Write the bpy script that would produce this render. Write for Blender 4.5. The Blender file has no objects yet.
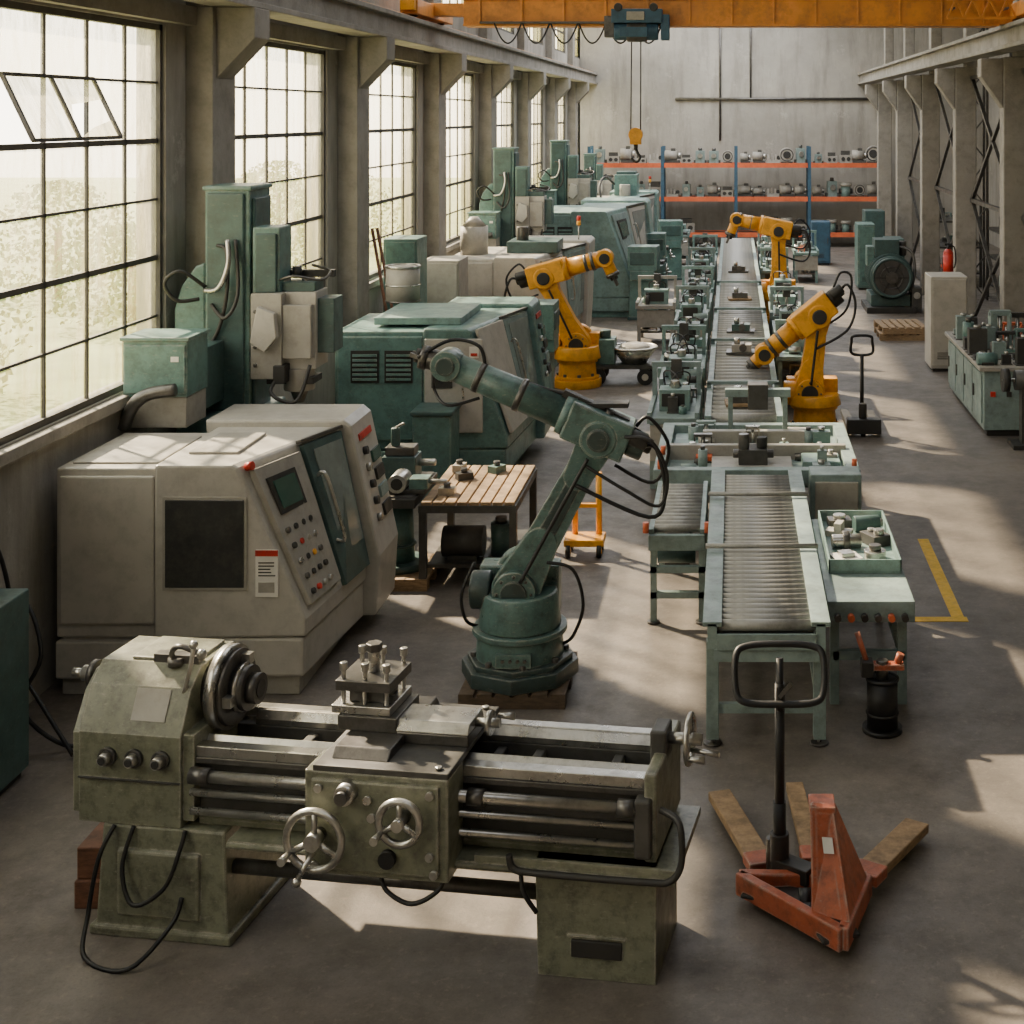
import bpy, bmesh, math, random
from mathutils import Vector, Matrix
random.seed(7)
COL = bpy.context.scene.collection
R = math.radians

# ---------------------------------------------------------------- materials
def lin(c):
    return tuple(((v/255)/12.92 if v/255 <= .04045 else ((v/255+.055)/1.055)**2.4) for v in c)
def nd(nt, t, **kw):
    n = nt.nodes.new(t)
    for k, v in kw.items():
        setattr(n, k, v)
    return n
def ramp(nt, fac, stops):
    r = nd(nt, 'ShaderNodeValToRGB')
    e = r.color_ramp.elements
    e[0].position, e[0].color = stops[0][0], (*stops[0][1], 1)
    e[1].position, e[1].color = stops[-1][0], (*stops[-1][1], 1)
    for p, c in stops[1:-1]:
        x = e.new(p); x.color = (*c, 1)
    nt.links.new(fac, r.inputs[0])
    return r.outputs[0]
def mixc(nt, fac, a, b, mode='MIX'):
    m = nd(nt, 'ShaderNodeMix', data_type='RGBA', blend_type=mode)
    if isinstance(fac, float): m.inputs[0].default_value = fac
    else: nt.links.new(fac, m.inputs[0])
    for i, v in ((6, a), (7, b)):
        if isinstance(v, tuple): m.inputs[i].default_value = (*v, 1)
        else: nt.links.new(v, m.inputs[i])
    return m.outputs[2]
def noise(nt, co, scale, detail=5, rough=.6):
    n = nd(nt, 'ShaderNodeTexNoise')
    n.inputs['Scale'].default_value = scale
    n.inputs['Detail'].default_value = detail
    n.inputs['Roughness'].default_value = rough
    nt.links.new(co, n.inputs['Vector'])
    return n.outputs['Fac']
def base(name):
    m = bpy.data.materials.new(name); m.use_nodes = True
    nt = m.node_tree
    return m, nt, nt.nodes['Principled BSDF'], nd(nt, 'ShaderNodeTexCoord').outputs['Object']
def paint(name, rgb, rough=.5, metal=0., var=.18, scale=4., grime=.5, gcol=(42, 37, 32), bump=.05, fine=30., scuff=0., edge=0.):
    m, nt, b, co = base(name)
    c = lin(rgb)
    lo = tuple(v*(1-var) for v in c); hi = tuple(min(1, v*(1+var)) for v in c)
    c1 = ramp(nt, noise(nt, co, scale), [(.3, lo), (.7, hi)])
    g = noise(nt, co, scale*2.3, 9, .75)
    gf = ramp(nt, g, [(.46, (0, 0, 0)), (.72, (grime,)*3)])
    c2 = mixc(nt, gf, c1, lin(gcol))
    if scuff:
        mp = nd(nt, 'ShaderNodeMapping'); mp.inputs['Scale'].default_value = (1, 1.4, 3.2); mp.inputs['Rotation'].default_value = (.4, .3, .2)
        nt.links.new(co, mp.inputs[0])
        s1 = noise(nt, mp.outputs[0], scale*4, 10, .8)
        c2 = mixc(nt, ramp(nt, s1, [(.57, (0, 0, 0)), (.66, (scuff,)*3)]), c2, lin((170, 164, 152)))
    if edge:
        bv = nd(nt, 'ShaderNodeBevel'); bv.samples = 2; bv.inputs['Radius'].default_value = .014
        ge = nd(nt, 'ShaderNodeNewGeometry')
        dt = nd(nt, 'ShaderNodeVectorMath', operation='DOT_PRODUCT'); nt.links.new(bv.outputs[0], dt.inputs[0]); nt.links.new(ge.outputs['Normal'], dt.inputs[1])
        ef = ramp(nt, dt.outputs['Value'], [(.90, (1, 1, 1)), (.985, (0, 0, 0))])
        en = ramp(nt, noise(nt, co, 14, 6, .7), [(.40, (0, 0, 0)), (.56, (edge,)*3)])
        ml = mixc(nt, 1.0, ef, en, 'MULTIPLY')
        c2 = mixc(nt, ml, c2, lin((180, 174, 162)))
    nt.links.new(c2, b.inputs['Base Color'])
    b.inputs['Metallic'].default_value = metal
    r = ramp(nt, noise(nt, co, scale*1.7), [(.3, (rough*.8,)*3), (.7, (min(1, rough*1.25),)*3)])
    nt.links.new(r, b.inputs['Roughness'])
    if bump:
        bp = nd(nt, 'ShaderNodeBump'); bp.inputs['Strength'].default_value = bump; bp.inputs['Distance'].default_value = .02
        nt.links.new(noise(nt, co, fine, 4), bp.inputs['Height'])
        nt.links.new(bp.outputs[0], b.inputs['Normal'])
    return m

M = {}
M['teal'] = paint('teal_paint', (94, 126, 121), .42, scuff=.35, grime=.55, edge=.6)
M['tealf'] = paint('haze_pale_teal_paint', (120, 146, 141), .48, scuff=.35)  # teal lightened so far machines look hazed; also plain pale teal on nearer parts
M['teald'] = paint('dark_teal_paint', (66, 90, 88), .42, scuff=.25)
M['tealr'] = paint('robot_teal_paint', (86, 114, 110), .34, grime=.7, scuff=.5, scale=5, edge=.8)
M['tealrd'] = paint('robot_dark_teal_paint', (52, 68, 67), .4, grime=.6, scuff=.3, edge=.5)
M['olive'] = paint('olive_paint', (116, 118, 100), .38, grime=.8, scale=5, scuff=.5, edge=.8)
M['grey'] = paint('light_grey_paint', (178, 174, 165), .4, grime=.35, scale=2.5, var=.08, gcol=(96, 87, 76), edge=.4)
M['grey2'] = paint('beige_grey_paint', (158, 154, 145), .48, grime=.35, var=.1, gcol=(84, 76, 66))
M['frame'] = paint('frame_paint', (128, 146, 143), .5, grime=.45, scuff=.3)
M['yellow'] = paint('yellow_paint', (232, 162, 40), .36, grime=.45, var=.1, gcol=(104, 70, 32), scuff=.15)
M['lineyellow'] = paint('floor_line_yellow', (222, 178, 56), .7, grime=.5, var=.1, scale=8, gcol=(120, 100, 60), bump=0)
M['orange'] = paint('rusty_orange_paint', (174, 90, 58), .5, grime=.8, gcol=(72, 44, 34), scale=6, scuff=.3, edge=.7)
M['crane'] = paint('crane_orange', (220, 144, 62), .5, grime=.5, scale=1.5)
M['red'] = paint('red_paint', (190, 44, 30), .45)
M['blue'] = paint('blue_paint', (54, 88, 110), .5)
M['rackorange'] = paint('rack_orange', (210, 102, 62), .5, grime=.2)
M['steel'] = paint('worn_steel', (190, 188, 182), .3, .9, grime=.5, gcol=(58, 53, 47))
M['steeld'] = paint('dark_steel', (102, 100, 97), .38, .75, grime=.6)
M['roller'] = paint('roller_steel', (152, 151, 146), .5, .25, grime=.45)
M['bars'] = paint('window_bar_paint', (74, 70, 63), .6, grime=.4)
M['iron'] = paint('cast_iron', (78, 77, 74), .5, .35, grime=.5)
M['black'] = paint('black_rubber', (25, 25, 26), .5, grime=.1, bump=0)
M['dark'] = paint('dark_grime', (46, 45, 43), .55)
M['white'] = paint('white_sticker', (222, 219, 211), .5, grime=.1, var=.04, bump=0)
M['conc'] = paint('old_concrete', (142, 137, 128), .85, grime=.55, scale=1.6, gcol=(84, 78, 70), bump=.25)
M['smoke'] = paint('smoked_window', (58, 58, 57), .2, grime=.35, gcol=(96, 92, 84), bump=0)
M['pale'] = paint('door_glass', (126, 136, 132), .18, grime=.4, gcol=(90, 92, 86), bump=0)
M['screen'] = paint('screen_face', (56, 88, 78), .2, grime=0, bump=0)
M['foliage'] = paint('foliage', (104, 122, 66), .9, var=.35, scale=2.5, grime=.4, gcol=(60, 74, 40))
M['grass'] = paint('grass', (124, 132, 84), .95, var=.3, scale=.6)

def wood(name, rgb):
    m, nt, b, co = base(name)
    mp = nd(nt, 'ShaderNodeMapping'); mp.inputs['Scale'].default_value = (3, 3, 14)
    nt.links.new(co, mp.inputs[0])
    c = lin(rgb)
    f = noise(nt, mp.outputs[0], 4, 8, .7)
    nt.links.new(ramp(nt, f, [(.3, tuple(v*.4 for v in c)), (.7, tuple(min(1, v*1.2) for v in c))]), b.inputs['Base Color'])
    b.inputs['Roughness'].default_value = .7
    return m
M['wood'] = wood('pallet_wood', (160, 132, 98))
M['woodd'] = wood('oil_dark_wood', (92, 76, 60))
M['woodr'] = wood('reddish_wood', (116, 78, 58))

def floor_mat():
    m, nt, b, co = base('concrete_floor')
    n1 = noise(nt, co, .35, 6, .65)
    c1 = ramp(nt, n1, [(.3, lin((92, 87, 82))), (.5, lin((112, 105, 98))), (.72, lin((136, 127, 116)))])
    n2 = noise(nt, co, 2.4, 10, .75)
    c2 = mixc(nt, ramp(nt, n2, [(.42, (0, 0, 0)), (.70, (.65, .65, .65))]), c1, lin((68, 62, 57)))
    n3 = noise(nt, co, 18, 8, .7)
    c3 = mixc(nt, ramp(nt, n3, [(.55, (0, 0, 0)), (.75, (.45, .45, .45))]), c2, lin((156, 145, 130)))
    n5 = noise(nt, co, 60, 4, .7)
    c4 = mixc(nt, ramp(nt, n5, [(.5, (0, 0, 0)), (.75, (.35, .35, .35))]), c3, lin((60, 55, 50)))
    nt.links.new(c4, b.inputs['Base Color'])
    nt.links.new(ramp(nt, n2, [(.3, (.4,)*3), (.7, (.7,)*3)]), b.inputs['Roughness'])
    bp = nd(nt, 'ShaderNodeBump'); bp.inputs['Strength'].default_value = .18; bp.inputs['Distance'].default_value = .02
    nt.links.new(n3, bp.inputs['Height']); nt.links.new(bp.outputs[0], b.inputs['Normal'])
    return m
M['floor'] = floor_mat()
def wall_mat():
    m, nt, b, co = base('aged_plaster')
    mp = nd(nt, 'ShaderNodeMapping'); mp.inputs['Scale'].default_value = (2.2, 2.2, .35)
    nt.links.new(co, mp.inputs[0])
    n1 = noise(nt, co, .5, 7, .65)
    c1 = ramp(nt, n1, [(.3, lin((136, 132, 124))), (.7, lin((172, 167, 157)))])
    n2 = noise(nt, mp.outputs[0], 1.3, 8, .7)
    c2 = mixc(nt, ramp(nt, n2, [(.48, (0, 0, 0)), (.75, (.6, .6, .6))]), c1, lin((92, 87, 80)))
    n4 = noise(nt, co, 1.1, 12, .8)
    c2 = mixc(nt, ramp(nt, n4, [(.58, (0, 0, 0)), (.63, (.4, .4, .4))]), c2, lin((186, 180, 170)))
    nt.links.new(c2, b.inputs['Base Color']); b.inputs['Roughness'].default_value = .9
    bp = nd(nt, 'ShaderNodeBump'); bp.inputs['Strength'].default_value = .3; bp.inputs['Distance'].default_value = .03
    nt.links.new(noise(nt, co, 9, 8), bp.inputs['Height']); nt.links.new(bp.outputs[0], b.inputs['Normal'])
    return m
M['wall'] = wall_mat()
def glass_mat():
    m = bpy.data.materials.new('dirty_glass'); m.use_nodes = True
    nt = m.node_tree; nt.nodes.clear()
    co = nd(nt, 'ShaderNodeTexCoord').outputs['Object']
    out = nd(nt, 'ShaderNodeOutputMaterial')
    tr = nd(nt, 'ShaderNodeBsdfTransparent'); tr.inputs[0].default_value = (.9, .89, .82, 1)
    tl = nd(nt, 'ShaderNodeBsdfTranslucent')
    mp = nd(nt, 'ShaderNodeMapping'); mp.inputs['Scale'].default_value = (1, 1.8, .45)
    nt.links.new(co, mp.inputs[0])
    sx = nd(nt, 'ShaderNodeSeparateXYZ'); nt.links.new(co, sx.inputs[0])
    nn = noise(nt, mp.outputs[0], 1.8, 9, .75)
    ad = nd(nt, 'ShaderNodeMath', operation='MULTIPLY_ADD'); nt.links.new(sx.outputs['Z'], ad.inputs[0]); ad.inputs[1].default_value = .22; nt.links.new(nn, ad.inputs[2])
    nt.links.new(ramp(nt, ad.outputs[0], [(.42, lin((84, 86, 46))), (.62, lin((116, 110, 76))), (.8, lin((140, 132, 106))), (1.1, lin((168, 162, 142)))]), tl.inputs[0])
    mx = nd(nt, 'ShaderNodeMixShader')
    f = ramp(nt, noise(nt, mp.outputs[0], 3.2, 10, .8), [(.32, (.18,)*3), (.5, (.48,)*3), (.66, (.85,)*3)])
    nt.links.new(f, mx.inputs[0]); nt.links.new(tr.outputs[0], mx.inputs[1]); nt.links.new(tl.outputs[0], mx.inputs[2])
    nt.links.new(mx.outputs[0], out.inputs[0])
    return m
M['glass'] = glass_mat()

# ---------------------------------------------------------------- mesh tools
def catmull(pts, n=6, closed=False):
    P = [Vector(p) for p in pts]
    if len(P) < 3: return P
    out = []
    L = len(P)
    rng = range(L) if closed else range(L-1)
    for i in rng:
        if closed: p0, p1, p2, p3 = P[(i-1) % L], P[i], P[(i+1) % L], P[(i+2) % L]
        else: p0, p1, p2, p3 = P[max(i-1, 0)], P[i], P[i+1], P[min(i+2, L-1)]
        for k in range(n):
            t = k/n
            out.append(.5*((2*p1)+(-p0+p2)*t+(2*p0-5*p1+4*p2-p3)*t*t+(-p0+3*p1-3*p2+p3)*t**3))
    if not closed: out.append(P[-1])
    return out

class MB:
    def __init__(s, off=(0, 0, 0)):
        s.v = []; s.f = []; s.m = []; s.sm = []; s.mats = []; s.off = Vector(off)
    def mi(s, k):
        m = M[k]
        if m not in s.mats: s.mats.append(m)
        return s.mats.index(m)
    def add(s, vs, fs, mat, smooth=False):
        b = len(s.v); i = s.mi(mat)
        s.v += [Vector(v)-s.off for v in vs]
        for k, f in enumerate(fs):
            s.f.append([b+j for j in f]); s.m.append(i)
            s.sm.append(smooth[k] if isinstance(smooth, list) else smooth)
        return s
    def hexa(s, v, mat):
        return s.add(v, [(3, 2, 1, 0), (4, 5, 6, 7), (0, 1, 5, 4), (1, 2, 6, 5), (2, 3, 7, 6), (3, 0, 4, 7)], mat)
    def box(s, x0, x1, y0, y1, z0, z1, mat):
        if x0 > x1: x0, x1 = x1, x0
        if y0 > y1: y0, y1 = y1, y0
        if z0 > z1: z0, z1 = z1, z0
        return s.hexa([(x0, y0, z0), (x1, y0, z0), (x1, y1, z0), (x0, y1, z0), (x0, y0, z1), (x1, y0, z1), (x1, y1, z1), (x0, y1, z1)], mat)
    def cbox(s, c, d, mat):
        return s.box(c[0]-d[0]/2, c[0]+d[0]/2, c[1]-d[1]/2, c[1]+d[1]/2, c[2]-d[2]/2, c[2]+d[2]/2, mat)
    def bar(s, p0, p1, w, h, mat):
        p0, p1 = Vector(p0), Vector(p1); d = (p1-p0).normalized()
        up = Vector((0, 0, 1)) if abs(d.z) < .95 else Vector((0, 1, 0))
        a = d.cross(up).normalized()*w/2; b = a.cross(d).normalized()*h/2
        return s.hexa([p0-a-b, p0+a-b, p0+a+b, p0-a+b, p1-a-b, p1+a-b, p1+a+b, p1-a+b], mat)
    def cyl(s, p0, p1, r, mat, r2=None, n=20):
        p0, p1 = Vector(p0), Vector(p1); r2 = r if r2 is None else r2
        d = (p1-p0).normalized(); up = Vector((0, 0, 1)) if abs(d.z) < .9 else Vector((1, 0, 0))
        a = d.cross(up).normalized(); b = d.cross(a)
        vs = []
        for p, q in ((p0, r), (p1, r2)):
            for i in range(n):
                t = 2*math.pi*i/n; vs.append(p+(a*math.cos(t)+b*math.sin(t))*q)
        fs = [(i, (i+1) % n, n+(i+1) % n, n+i) for i in range(n)]+[tuple(range(n))[::-1], tuple(range(n, 2*n))]
        return s.add(vs, fs, mat, [True]*n+[False, False])
    def tube(s, pts, r, mat, n=8, closed=False, k=6, smooth=True):
        P = catmull(pts, k, closed) if smooth else [Vector(p) for p in pts]
        L = len(P); vs = []; prev = None
        for i, p in enumerate(P):
            if closed: d = P[(i+1) % L]-P[i-1]
            else: d = P[min(i+1, L-1)]-P[max(i-1, 0)]
            d.normalize()
            if prev is None:
                up = Vector((0, 0, 1)) if abs(d.z) < .9 else Vector((1, 0, 0)); a = d.cross(up).normalized()
            else:
                a = (prev-d*prev.dot(d)).normalized()
            prev = a; b = d.cross(a)
            for j in range(n):
                t = 2*math.pi*j/n; vs.append(p+(a*math.cos(t)+b*math.sin(t))*r)
        fs = []
        for i in range(L if closed else L-1):
            i2 = (i+1) % L
            for j in range(n): fs.append((i*n+j, i*n+(j+1) % n, i2*n+(j+1) % n, i2*n+j))
        sm = [True]*len(fs)
        if not closed:
            fs += [tuple(range(n))[::-1], tuple(range((L-1)*n, L*n))]; sm += [False]*2
        return s.add(vs, fs, mat, sm)
    def ring(s, c, ax, Rr, r, mat, n=28):
        c, ax = Vector(c), Vector(ax).normalized(); up = Vector((0, 0, 1)) if abs(ax.z) < .9 else Vector((1, 0, 0))
        a = ax.cross(up).normalized(); b = ax.cross(a)
        return s.tube([c+(a*math.cos(2*math.pi*i/n)+b*math.sin(2*math.pi*i/n))*Rr for i in range(n)], r, mat, closed=True, smooth=False)
    def prism(s, poly, axis, a0, a1, mat):
        n = len(poly)
        def P(p, a):
            return {'x': (a, p[0], p[1]), 'y': (p[0], a, p[1]), 'z': (p[0], p[1], a)}[axis]
        vs = [P(p, a0) for p in poly]+[P(p, a1) for p in poly]
        fs = [(i, (i+1) % n, n+(i+1) % n, n+i) for i in range(n)]+[tuple(range(n))[::-1], tuple(range(n, 2*n))]
        return s.add(vs, fs, mat)
    def loft(s, fn, a0, a1, mat, k=8):
        vs = []
        for i in range(k+1):
            d = a0+(a1-a0)*i/k; P = fn(d); n = len(P); vs += [(p[0], d, p[1]) for p in P]
        fs = [(r*n+i, r*n+(i+1) % n, (r+1)*n+(i+1) % n, (r+1)*n+i) for r in range(k) for i in range(n)]
        fs += [tuple(range(n))[::-1], tuple(range(k*n, (k+1)*n))]
        return s.add(vs, fs, mat)
    def sphere(s, c, r, mat, sc=(1, 1, 1), nu=14, nv=8):
        vs = [Vector(c)+Vector((0, 0, r*sc[2]))]
        for i in range(1, nv):
            t = math.pi*i/nv
            for j in range(nu):
                p = 2*math.pi*j/nu
                vs.append(Vector(c)+Vector((r*sc[0]*math.sin(t)*math.cos(p), r*sc[1]*math.sin(t)*math.sin(p), r*sc[2]*math.cos(t))))
        vs.append(Vector(c)-Vector((0, 0, r*sc[2])))
        fs = [(0, 1+j, 1+(j+1) % nu) for j in range(nu)]
        for i in range(nv-2):
            for j in range(nu):
                a = 1+i*nu+j; b = 1+i*nu+(j+1) % nu
                fs.append((a, a+nu, b+nu, b))
        e = len(vs)-1; o = 1+(nv-2)*nu
        fs += [(o+j, e, o+(j+1) % nu) for j in range(nu)]
        return s.add(vs, fs, mat, True)
    def limb(s, p0, p1, r0, r1, y0, y1, mat, n=12):
        d = Vector((p1[0]-p0[0], p1[1]-p0[1])); ang = math.atan2(d.y, d.x)
        poly = []
        for i in range(n+1):
            t = ang+math.pi/2+math.pi*i/n; poly.append((p0[0]+r0*math.cos(t), p0[1]+r0*math.sin(t)))
        for i in range(n+1):
            t = ang-math.pi/2+math.pi*i/n; poly.append((p1[0]+r1*math.cos(t), p1[1]+r1*math.sin(t)))
        return s.prism(poly, 'y', y0, y1, mat)
    def wheel(s, c, ax, Rr, mat='steel', rim=.014, spokes=3, handle=True):
        c = Vector(c); ax = Vector(ax).normalized()
        s.ring(c, ax, Rr, rim, mat); s.cyl(c-ax*.03, c+ax*.035, Rr*.28, mat)
        up = Vector((0, 0, 1)) if abs(ax.z) < .9 else Vector((1, 0, 0)); a = ax.cross(up).normalized(); b = ax.cross(a)
        for i in range(spokes):
            t = 2*math.pi*i/spokes+.5; s.cyl(c, c+(a*math.cos(t)+b*math.sin(t))*Rr, rim*.8, mat, n=8)
        if handle:
            h = c+(a*math.cos(.5)+b*math.sin(.5))*Rr
            s.cyl(h, h+ax*.09, .012, mat, .02, n=10)
        return s
    def obj(s, name, parent=None, label=None, bevel=0., loc=(0, 0, 0), rz=0):
        me = bpy.data.meshes.new(name)
        me.from_pydata([tuple(v) for v in s.v], [], s.f)
        for m in s.mats: me.materials.append(m)
        me.polygons.foreach_set('material_index', s.m); me.polygons.foreach_set('use_smooth', s.sm)
        bm = bmesh.new(); bm.from_mesh(me); bmesh.ops.recalc_face_normals(bm, faces=bm.faces); bm.to_mesh(me); bm.free()
        o = bpy.data.objects.new(name, me); COL.objects.link(o)
        if parent is not None: o.parent = parent
        o.location = loc; o.rotation_euler[2] = rz
        if label: o['label'] = label
        if bevel:
            b = o.modifiers.new('Bevel', 'BEVEL'); b.width = bevel; b.segments = 2; b.limit_method = 'ANGLE'; b.angle_limit = R(40)
        return o

def thing(name, label, cat, loc=(0, 0, 0), rz=0., group=None):
    o = bpy.data.objects.new(name, None); o.empty_display_size = .1
    COL.objects.link(o); o.location = loc; o.rotation_euler[2] = rz
    o['label'] = label; o['category'] = cat
    if group: o['group'] = group
    return o
def tag(o, label, cat, group=None):
    o['label'] = label; o['category'] = cat
    if group: o['group'] = group
    return o
def clone(o, loc, rz=None, label=None, parent=None, scale=None, group=None):
    c = o.copy(); COL.objects.link(c); c.parent = parent
    if parent is None:
        c.location = loc
        if rz is not None: c.rotation_euler[2] = rz
        if scale: c.scale = scale if isinstance(scale, tuple) else (scale,)*3
        if label: c['label'] = label
        if group: c['group'] = group
    for ch in o.children: clone(ch, None, parent=c)
    return c
def struct(o):
    o['kind'] = 'structure'; return o

# ---------------------------------------------------------------- room
XL, XR, YB, YF, HC = -4.78, 8.0, 43.75, -4.0, 8.4
struct(MB().box(XL-.3, XR+.2, YF-.2, YB+.3, -.2, 0, 'floor').obj('floor'))
struct(MB().box(XL-.3, XR+.2, YF-.2, YB+.3, HC, HC+.2, 'conc').obj('ceiling'))
struct(MB().box(XL-.3, XR+.2, YB, YB+.3, 0, HC, 'wall').obj('wall_back'))
struct(MB().box(XL-.3, XR+.2, YF-.2, YF, 0, HC, 'wall').obj('wall_front'))
struct(MB().box(XR, XR+.2, YF, YB, 0, HC, 'wall').obj('wall_right'))
WC = [5.45+4.7*k-4.7 for k in range(0, 10)]
WW = 1.65; Z0, Z1 = 1.83, 4.76; C0, C1 = 5.75, 7.5
w = MB()
T0, T1 = XL-.25, XL
w.box(T0, T1, YF, YB, 0, Z0, 'wall'); w.box(T0, T1, YF, YB, Z1, C0, 'wall'); w.box(T0, T1, YF, YB, C1, HC, 'wall')
ed = YF
for c in WC:
    if c-WW > ed:
        w.box(T0, T1, ed, c-WW, Z0, Z1, 'wall'); w.box(T0, T1, ed, c-WW, C0, C1, 'wall')
    ed = c+WW
w.box(T0, T1, ed, YB, Z0, Z1, 'wall'); w.box(T0, T1, ed, YB, C0, C1, 'wall')
struct(w.obj('wall_left'))
def window(n, c, z0, z1, cols, rows, openp=False):
    x = XL-.06
    f = MB(); f.off = Vector((x, c, z0)); hw = WW-.01
    t = .035
    f.box(x-t, x+t, c-hw, c-hw+.05, z0, z1, 'bars'); f.box(x-t, x+t, c+hw-.05, c+hw, z0, z1, 'bars')
    f.box(x-t, x+t, c-hw, c+hw, z0, z0+.05, 'bars'); f.box(x-t, x+t, c-hw, c+hw, z1-.05, z1, 'bars')
    for i in range(1, cols):
        y = c-hw+2*hw*i/cols; f.box(x-.014, x+.014, y-.012, y+.012, z0, z1, 'bars')
    for j in range(1, rows):
        z = z0+(z1-z0)*j/rows; q = .022 if j in (rows-2, 2) else .01
        f.box(x-.014, x+.014, c-hw, c+hw, z-q, z+q, 'bars')
    o = struct(f.obj('window_%d' % n, loc=(x, c, z0)))
    g = MB(); g.off = Vector((x, c, z0))
    dy, dz = 2*hw/cols, (z1-z0)/rows
    for i in range(cols):
        for j in range(rows):
            if openp and j == rows-2 and i in (1, 2): continue
            ya, za = c-hw+dy*i, z0+dz*j; e = random.uniform(-.004, .004)
            if openp and (i, j) == (0, rows-2):
                g.add([(x, ya, za), (x, ya+dy, za), (x, ya+dy*.7, za+dz*.3), (x, ya+dy*.3, za+dz*.22), (x, ya+.1*dy, za+dz*.6)], [(0, 1, 2, 3, 4)], 'glass')
                continue
            g.add([(x+e, ya, za), (x-e, ya+dy, za), (x-e, ya+dy, za+dz), (x+e, ya, za+dz)], [(0, 1, 2, 3)], 'glass')
    g.obj('glass', o)
    if openp:
        s = MB(); s.off = Vector((x, c, z0))
        zt = z1-dz; zb = zt-dz; ya, yb = c-hw+dy, c-hw+dy*3.0
        A = Vector((x+.05, 0, zt)); B = Vector((x+.26, 0, zb+.05))
        def P(y, t): return Vector((A.x+(B.x-A.x)*t, y, A.z+(B.z-A.z)*t))
        ym = (ya+yb)/2
        for y in (ya, ym, yb): s.bar(P(y, 0), P(y, 1), .026, .026, 'bars')
        for q in (0, 1): s.bar(P(ya, q), P(yb, q), .026, .026, 'bars')
        s.add([P(ya, 0), P(ym, 0), P(ym, 1), P(ya, 1)], [(0, 1, 2, 3)], 'glass')
        s.add([P(ym, 0), P(yb, 0), P(yb, .35), P(ym+.12, .45), P(ym, .8)], [(0, 1, 2, 3, 4)], 'glass')
        s.add([P(ym, 1), P(yb, 1), P(yb, .7), P(ym+.3, .82)], [(0, 1, 2, 3)], 'glass')
        s.obj('casement', o, 'tilted open pane with cracked dirty glass')
    L = bpy.data.lights.new('sky_portal', 'AREA'); L.shape = 'RECTANGLE'; L.size = 2*hw; L.size_y = z1-z0
    L.cycles.is_portal = True
    lo = bpy.data.objects.new('sky_portal', L); COL.objects.link(lo); lo.location = (XL-.16, c, (z0+z1)/2)
    lo.rotation_euler = (R(90), 0, R(-90))
    return o
n = 1
for i, c in enumerate(WC):
    window(n, c, Z0, Z1, 5, 6, i == 2); n += 1
for c in WC:
    window(n, c, C0, C1, 5, 3); n += 1
for i, c in enumerate(WC):
    struct(MB().box(XL, XL+.08, c-WW-.05, c+WW+.05, Z0-.1, Z0-.01, 'conc').obj('trim_%d' % (i+1), bevel=.01))
PC = [12.5+4.7*k for k in range(-3, 7)]
k = 20
for y in PC:
    p = MB(off=(XL, y, 0))
    p.box(XL, XL+.24, y-.28, y+.28, 0, 4.95, 'conc')
    p.prism([(XL+.22, 4.3), (XL+.58, 4.68), (XL+.58, 4.95), (XL+.2, 4.95), (XL+.2, 4.2)], 'y', y-.2, y+.2, 'conc')
    p.box(XL, XL+.16, y-.28, y+.28, 4.95, HC, 'conc')
    struct(p.obj('trim_%d' % k, loc=(XL, y, 0), bevel=.02)); k += 1
PR = [12.5+4.7*k for k in range(-1, 7)]
for y in PR:
    x = 4.2
    p = MB(off=(x, y, 0))
    p.box(x, x+.4, y-.17, y+.17, 0, 4.9, 'conc')
    p.prism([(x, 4.1), (x, 4.88), (x-.35, 4.88), (x-.35, 4.6)], 'y', y-.16, y+.16, 'conc')
    p.box(x+.2, x+.45, y-.17, y+.17, 4.9, HC, 'conc')
    struct(p.obj('trim_%d' % k, loc=(x, y, 0), bevel=.02)); k += 1
for xa, xb in ((XL+.2, XL+.56), (3.88, 4.25)):
    g = MB(); m = (xa+xb)/2
    g.box(xa, xb, YF+.1, YB-.02, 4.951, 5.01, 'conc'); g.box(m-.1, m+.1, YF+.1, YB-.02, 5.0, 5.24, 'conc'); g.box(xa, xb, YF+.1, YB-.02, 5.24, 5.3, 'conc')
    g.box(m-.03, m+.03, YF+.1, YB-.02, 5.3, 5.35, 'crane')
    struct(g.obj('trim_%d' % k, bevel=.008)); k += 1
struct(MB().box(XL, XL+.1, YF, YB, 4.78, 4.94, 'conc').obj('trim_%d' % k)); k += 1
for a, b in ((21.9, 26.6), (26.6, 31.3), (31.3, 36.0), (17.2, 21.9)):
    t = MB()
    for z0, z1 in ((.1, 2.4), (2.4, 4.7)):
        t.bar((4.5, a+.25, z0), (4.5, b-.25, z1), .06, .06, 'steeld'); t.bar((4.5, a+.25, z1), (4.5, b-.25, z0), .06, .06, 'steeld')
    for z in (.1, 2.4, 4.7): t.bar((4.5, a+.2, z), (4.5, b-.2, z), .07, .07, 'steeld')
    struct(t.obj('trim_%d' % k)); k += 1
for y in (20.5, 25.5, 30.5):
    x = 5.3
    t = MB(off=(x, y, 0))
    for dx in (-.2, .2):
        for dy in (-.2, .2): t.bar((x+dx, y+dy, 0), (x+dx, y+dy, 6.5), .05, .05, 'steeld')
    for i in range(13):
        z = i*.5; s_ = .2 if i % 2 else -.2
        t.bar((x-s_, y-.2, z), (x+s_, y-.2, z+.5), .03, .03, 'steeld'); t.bar((x-.2, y-s_, z), (x-.2, y+s_, z+.5), .03, .03, 'steeld')
    struct(t.obj('trim_%d' % k, loc=(x, y, 0))); k += 1
t = MB(); y = YB-.06
t.tube([(-1.8, y, 4.5), (4.6, y, 4.5)], .045, 'steeld', smooth=False); t.tube([(-.4, y, 3.2), (-.4, y, 8)], .035, 'steeld', smooth=False)
t.tube([(.55, y, 4.5), (.55, y, 8)], .03, 'steeld', smooth=False); t.tube([(-4.6, y, 6.9), (8, y, 6.9)], .05, 'steeld', smooth=False)
struct(t.obj('trim_%d' % k)); k += 1
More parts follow.
